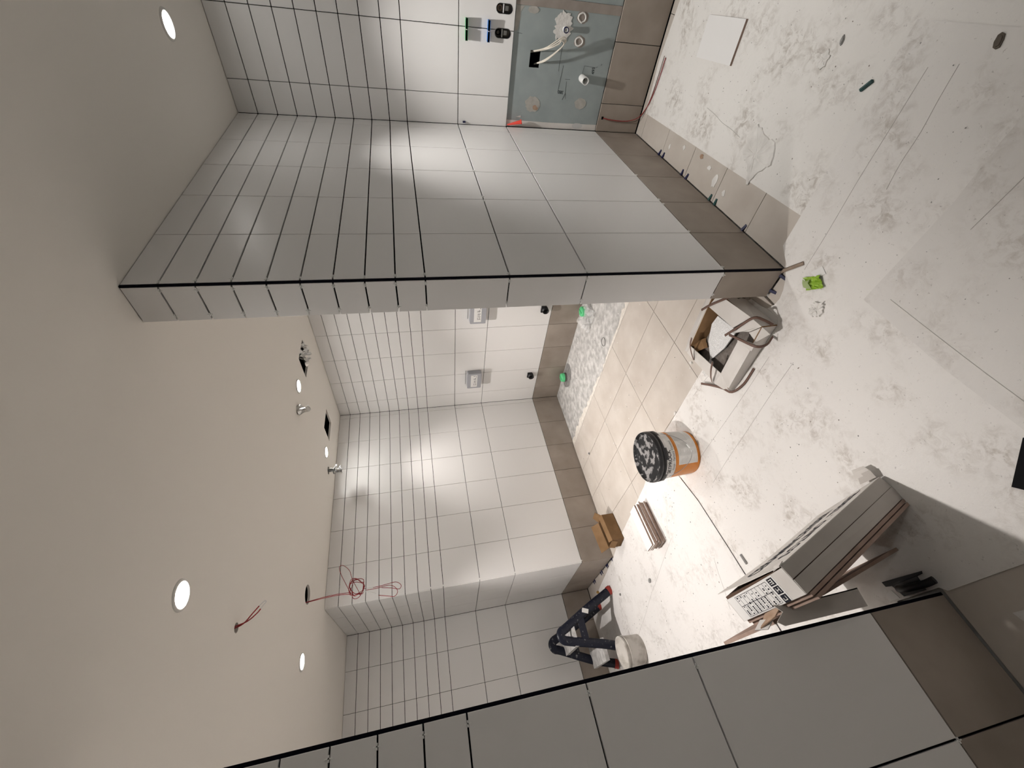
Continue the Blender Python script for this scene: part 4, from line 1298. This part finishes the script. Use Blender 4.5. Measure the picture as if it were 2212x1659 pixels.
B().slab([(-0.112, -0.060, 0.0075), (-0.140, -0.104, 0.0075), (-0.172, -0.092, 0.0085), (-0.152, -0.060, 0.012)][::-1], 0.0012).obj('card', M_LABEL, t)
q = B(); q.tube([(0.002, 0.012, 0.010), (-0.030, -0.028, 0.0095), (-0.064, -0.070, 0.0085)], 0.0085, n=5, sub=2, r2=0.0028); tag(q.obj('wood_stick', M_WOOD), 'flat grey-brown wooden stick at the partition corner', 'stick')


def chip(x, y, z, lx, ly, h, rz, m, label, cat='debris', name='mortar_chip'):
    q = B()
    r = random.Random(int(x * 1000) + int(y * 777))
    pl = [(lx / 2 * math.cos(2 * PI * k / 8) * r.uniform(0.8, 1.1), ly / 2 * math.sin(2 * PI * k / 8) * r.uniform(0.8, 1.1)) for k in range(8)]
    q.prism(pl, 0, h * 0.6)
    q.prism([(a * 0.7, b * 0.7) for a, b in pl], h * 0.6, h)
    o = recalc(q.obj(name, m))
    o.location = (x, y, z)
    o.rotation_euler = (0, 0, rz)
    return tag(o, label, cat)


def bar(x, y, z, ln, wd_, h, rz, m, name, label, cat):
    q = B(); q.box(-ln / 2, ln / 2, -wd_ / 2, wd_ / 2, 0, h)
    q.box(-ln / 2 + 0.001, ln / 2 - 0.001, -wd_ / 4, wd_ / 4, h, h * 1.3)
    o = q.obj(name, m)
    o.location = (x, y, z)
    o.rotation_euler = (0, 0, rz)
    return tag(o, label, cat)


bar(-0.792, 1.179, 0.0057, 0.050, 0.012, 0.008, 0.15, M_GREYCH, 'plastic_profile', 'short grey plastic strip on the sheet beside the leaning carton', 'strip')
bar(0.138, -0.616, 0.0029, 0.040, 0.010, 0.008, 0.95, M_DKGREENP, 'tile_wedge', 'dark green plastic wedge lying loose on the dirty sheet', 'wedge')
chip(-0.559, 2.282, 0.0029, 0.030, 0.045, 0.010, 0.3, M_GREYCH, 'largest grey mortar chip on the recess sheet')
chip(-0.478, 2.92, 0.0029, 0.022, 0.034, 0.008, 0.1, M_GREYCH, 'grey mortar chip on the recess sheet toward the tile return')
chip(-0.159, -0.782, 0.0057, 0.022, 0.038, 0.006, 0.4, mat('dark_clay', (0.12, 0.10, 0.08), rough=0.9), 'dark clay crumb near the far edge of the white sheet')
chip(0.338, -0.702, 0.0029, 0.014, 0.030, 0.006, 0.3, M_GREYCH, 'grey crumb on the dirty sheet beyond the small plaster blob')
chip(0.690, 2.50, 0.0002, 0.030, 0.022, 0.012, 0.2, M_GREYCH, 'grey mortar crumb on floor tiles near the back wall base')
chip(0.074, 1.085, 0.0002, 0.022, 0.028, 0.008, 0.9, M_PLAST, 'white plaster crumb on the floor tile joint beside the bucket')
chip(0.175, 0.735, 0.0002, 0.024, 0.018, 0.009, 0.5, M_PLAST, 'white plaster crumb on floor tiles beside the open carton')
chip(-0.315, 3.44, 0.0002, 0.050, 0.030, 0.020, 1.1, M_TAN, 'tan foam crumb behind the red stool foot', 'debris', 'foam_crumb')
q = B(); q.prism([(-1.0125, 0.011), (-0.93, -0.10), (-1.02, -0.16), (-1.09, -0.06)], 0.0086, 0.022)
tag(recalc(q.obj('tool_case', mat('matt_black', (0.010, 0.010, 0.011), rough=0.85, spec=0.08))), 'black flat case corner at the near edge of the picture', 'case')
q = B(); q.prism([(-1.262, 0.268), (-1.262, 0.215), (-1.38, 0.10), (-1.45, 0.16), (-1.36, 0.23)], 0.0002, 0.0012)
tag(recalc(q.obj('paper_scrap', M_SHEET3)), 'white paper scrap on the taupe floor by the near wall', 'paper')

# --- plaster splashes on the tiles along the partition, fine crumbs everywhere
r_ = random.Random(77)
q = B()


FOOT = [(-0.31, 0.0, 1.01, 1.32), (-1.02, -0.77, 2.76, 3.01), (-0.46, -0.12, 1.82, 1.98), (-0.22, 0.09, 2.42, 2.63), (-1.20, -0.78, 0.20, 0.75), (-0.22, 0.24, 0.15, 0.76),
        (0.88, 1.22, -0.70, -0.48), (1.53, 1.68, 2.32, 2.47), (1.40, 1.66, 1.34, 1.62)]


def crumb(x, y, z, s_, m):
    if any(a < x < b and c < y < d for a, b, c, d in FOOT):
        return
    a = r_.uniform(0, 6.3)
    v = []
    for k in range(5):
        rr = s_ * r_.uniform(0.5, 1.0)
        v.append((x + rr * math.cos(a + k * 1.257), y + rr * math.sin(a + k * 1.257), z))
    v.append((x, y, z + s_ * r_.uniform(0.3, 0.6)))
    q.add(v, [(k, (k + 1) % 5, 5) for k in range(5)], m)


for k in range(230):
    crumb(r_.uniform(-0.15, 0.95), r_.uniform(0.75, 2.75), 0.0002, r_.choice((0.002, 0.003, 0.003, 0.006)), r_.choice((0, 0, 1)))
for k in range(260):
    crumb(r_.uniform(-1.0, -0.2), r_.uniform(1.4, 3.3), 0.0029, r_.choice((0.002, 0.003, 0.004, 0.006)), r_.choice((1, 1, 0, 2)))
for k in range(200):
    crumb(r_.uniform(-1.1, 0.0), r_.uniform(0.25, 1.2), 0.0057, r_.choice((0.002, 0.002, 0.003, 0.004)), r_.choice((1, 1, 2)))
for k in range(120):
    crumb(r_.uniform(0.12, 1.5), r_.uniform(-1.1, -0.2), 0.0029, r_.choice((0.002, 0.003, 0.004)), r_.choice((1, 2)))
for k in range(60):
    crumb(r_.uniform(-1.1, 0.05), r_.uniform(-0.75, -0.12), 0.0086 if k % 2 else 0.0057, r_.choice((0.002, 0.003)), 1)
for k in range(160):
    crumb(r_.uniform(1.05, 1.66), r_.uniform(0.3, 2.75), -0.0124, r_.choice((0.003, 0.005, 0.008)), r_.choice((0, 0, 1)))
st = recalc(q.obj('mortar_crumbs', [M_PLAST, M_GREYCH, M_STRIP]))
tag(st, 'fine plaster and mortar crumbs scattered over the floor', 'crumbs')
st['kind'] = 'stuff'
r2 = random.Random(12)
for x, y, rx, ry, m in ((1.165, -0.075, 0.012, 0.016, M_PLAST), (1.02, -0.12, 0.016, 0.014, M_PLAST), (0.742, -0.12, 0.022, 0.012, M_PLAST), (0.66, -0.085, 0.030, 0.034, M_PLAST), (0.56, -0.07, 0.014, 0.02, M_PLAST), (0.84, -0.14, 0.02, 0.012, M_KRAFTD)):
    q = B(); q.prism([(x + rx * r2.uniform(0.5, 1.1) * math.cos(2 * PI * k / 11), y + ry * r2.uniform(0.5, 1.1) * math.sin(2 * PI * k / 11)) for k in range(11)], -0.0002, 0.0016)
    recalc(q.obj('plaster_splash', m, floor))

# ================================================================== SPACERS AND WEDGES
def spacer(p, n, u, label, group):
    """small clear cross: leg across the joint, arm along it; p on the tile face, n outward, u along the joint"""
    p, n, u = Vector(p), Vector(n), Vector(u)
    z = Vector((0, 0, 1))
    q = B()
    for (e, ln, wd_) in ((z, 0.0085, 0.0014), (u, 0.0065, 0.0016)):
        s_ = z if e is u else u
        v = [p + e * a * ln + s_ * b * wd_ + n * c for c in (-0.004, 0.0012) for b in (-1, 1) for a in (-1, 1)]
        q.add(v, [(0, 2, 3, 1), (4, 5, 7, 6), (0, 1, 5, 4), (2, 6, 7, 3), (0, 4, 6, 2), (1, 3, 7, 5)])
    tag(recalc(q.obj('tile_spacer', M_SPACER)), label, 'spacer', group)


JZ = [r[0] for r in ROWS[1:]][::-1]      # joints from the ceiling down
for k, z in enumerate(JZ):
    spacer((0.020 + 0.004 * (k % 3), 0, z), (0, -1, 0), (1, 0, 0), 'clear spacer in the %s joint from the ceiling, partition face' % ordinal(k), 'clear spacers at the partition corner')
    spacer((0, 0.020, z), (-1, 0, 0), (0, 1, 0), 'clear spacer in the %s joint from the ceiling, partition end by the black corner' % ordinal(k), 'clear spacers at the partition corner')
    if k < 12:
        spacer((0, 0.118, z), (-1, 0, 0), (0, 1, 0), 'clear spacer in the %s joint from the ceiling, partition end at the far edge' % ordinal(k), 'clear spacers on the partition end')
for k, (x, z) in enumerate(((1.222, 1.191), (0.93, 1.191), (0.64, 1.191), (0.60, 1.191), (1.50, 0.889), (0.93, 0.889))):
    spacer((x, 0, z), (0, -1, 0), (1, 0, 0), 'clear spacer, %s along the long joints of the partition face' % ordinal(k), 'clear spacers on the partition face')
for k, x in enumerate((0.935, 0.64, 0.59, 0.32)):
    spacer((x, 0, 0.289), (0, -1, 0), (1, 0, 0), 'white spacer above the taupe base of the partition, %s from the vanity corner' % ordinal(k), 'spacers above the taupe base')
for k, z in enumerate((1.8964, 1.7955, 1.6946, 1.5937, 1.4919, 1.191, 0.889)):
    spacer((XN - 0.030, YN, z), (0, -1, 0), (1, 0, 0), 'clear spacer in a near wall joint, %s from the top in view' % ordinal(k), 'clear spacers on the near wall')
spacer((XN - 0.3030, YN, 0.289), (0, -1, 0), (1, 0, 0), 'clear spacer at the near wall joint crossing above the taupe tile', 'clear spacers on the near wall')
for k, z in enumerate(JZ[7:]):
    spacer((X4 + 0.018, Y3, z), (0, -1, 0), (1, 0, 0), 'clear spacer at the recess corner of the back wall, %s from above' % ordinal(k), 'clear spacers at the recess corner')


def wedge(x, y, rz, m, label, group, z=0.0003):
    q = B()
    q.add([(0, -0.006, 0), (0.030, -0.006, 0), (0.030, 0.006, 0), (0, 0.006, 0), (0, -0.006, 0.010), (0, 0.006, 0.010), (0.030, -0.006, 0.0015), (0.030, 0.006, 0.0015)],
          [(0, 3, 2, 1), (0, 1, 6, 4), (3, 5, 7, 2), (4, 6, 7, 5), (0, 4, 5, 3), (1, 2, 7, 6)])
    o = recalc(q.obj('tile_wedge', m))
    o.location = (x, y, z)
    o.rotation_euler = (0, 0, rz)
    tag(o, label, 'wedge', group)


for k, (x, m, nm) in enumerate(((1.245, M_NAVYP, 'blue'), (1.195, M_NAVYP, 'blue'), (0.945, M_NAVYP, 'blue'), (0.895, M_NAVYP, 'blue'), (0.635, M_DKGREENP, 'green'), (0.580, M_DKGREENP, 'green'), (0.325, M_NAVYP, 'blue'))):
    wedge(x, -0.002, -PI / 2 + 0.2 * (k % 3 - 1), m, 'small dark %s wedge at the partition base, %s from the vanity corner' % (nm, ordinal(k)), 'wedges along the partition base')
wedge(-0.002, 0.028, PI, M_NAVYP, 'small dark blue wedge at the partition end base by the black corner', 'wedges along the partition base')
wedge(-0.002, 0.105, PI + 0.2, M_NAVYP, 'small dark blue wedge at the partition end base nearer the open carton', 'wedges along the partition base')
for k, y in enumerate((2.84, 2.98, 3.01, 3.17, 3.21, 3.44, 3.48)):
    wedge(X4 - 0.002, y, PI, M_NAVYP, 'small dark wedge under the recess return tiles, %s from its outer corner' % ordinal(k), 'wedges along the recess return')
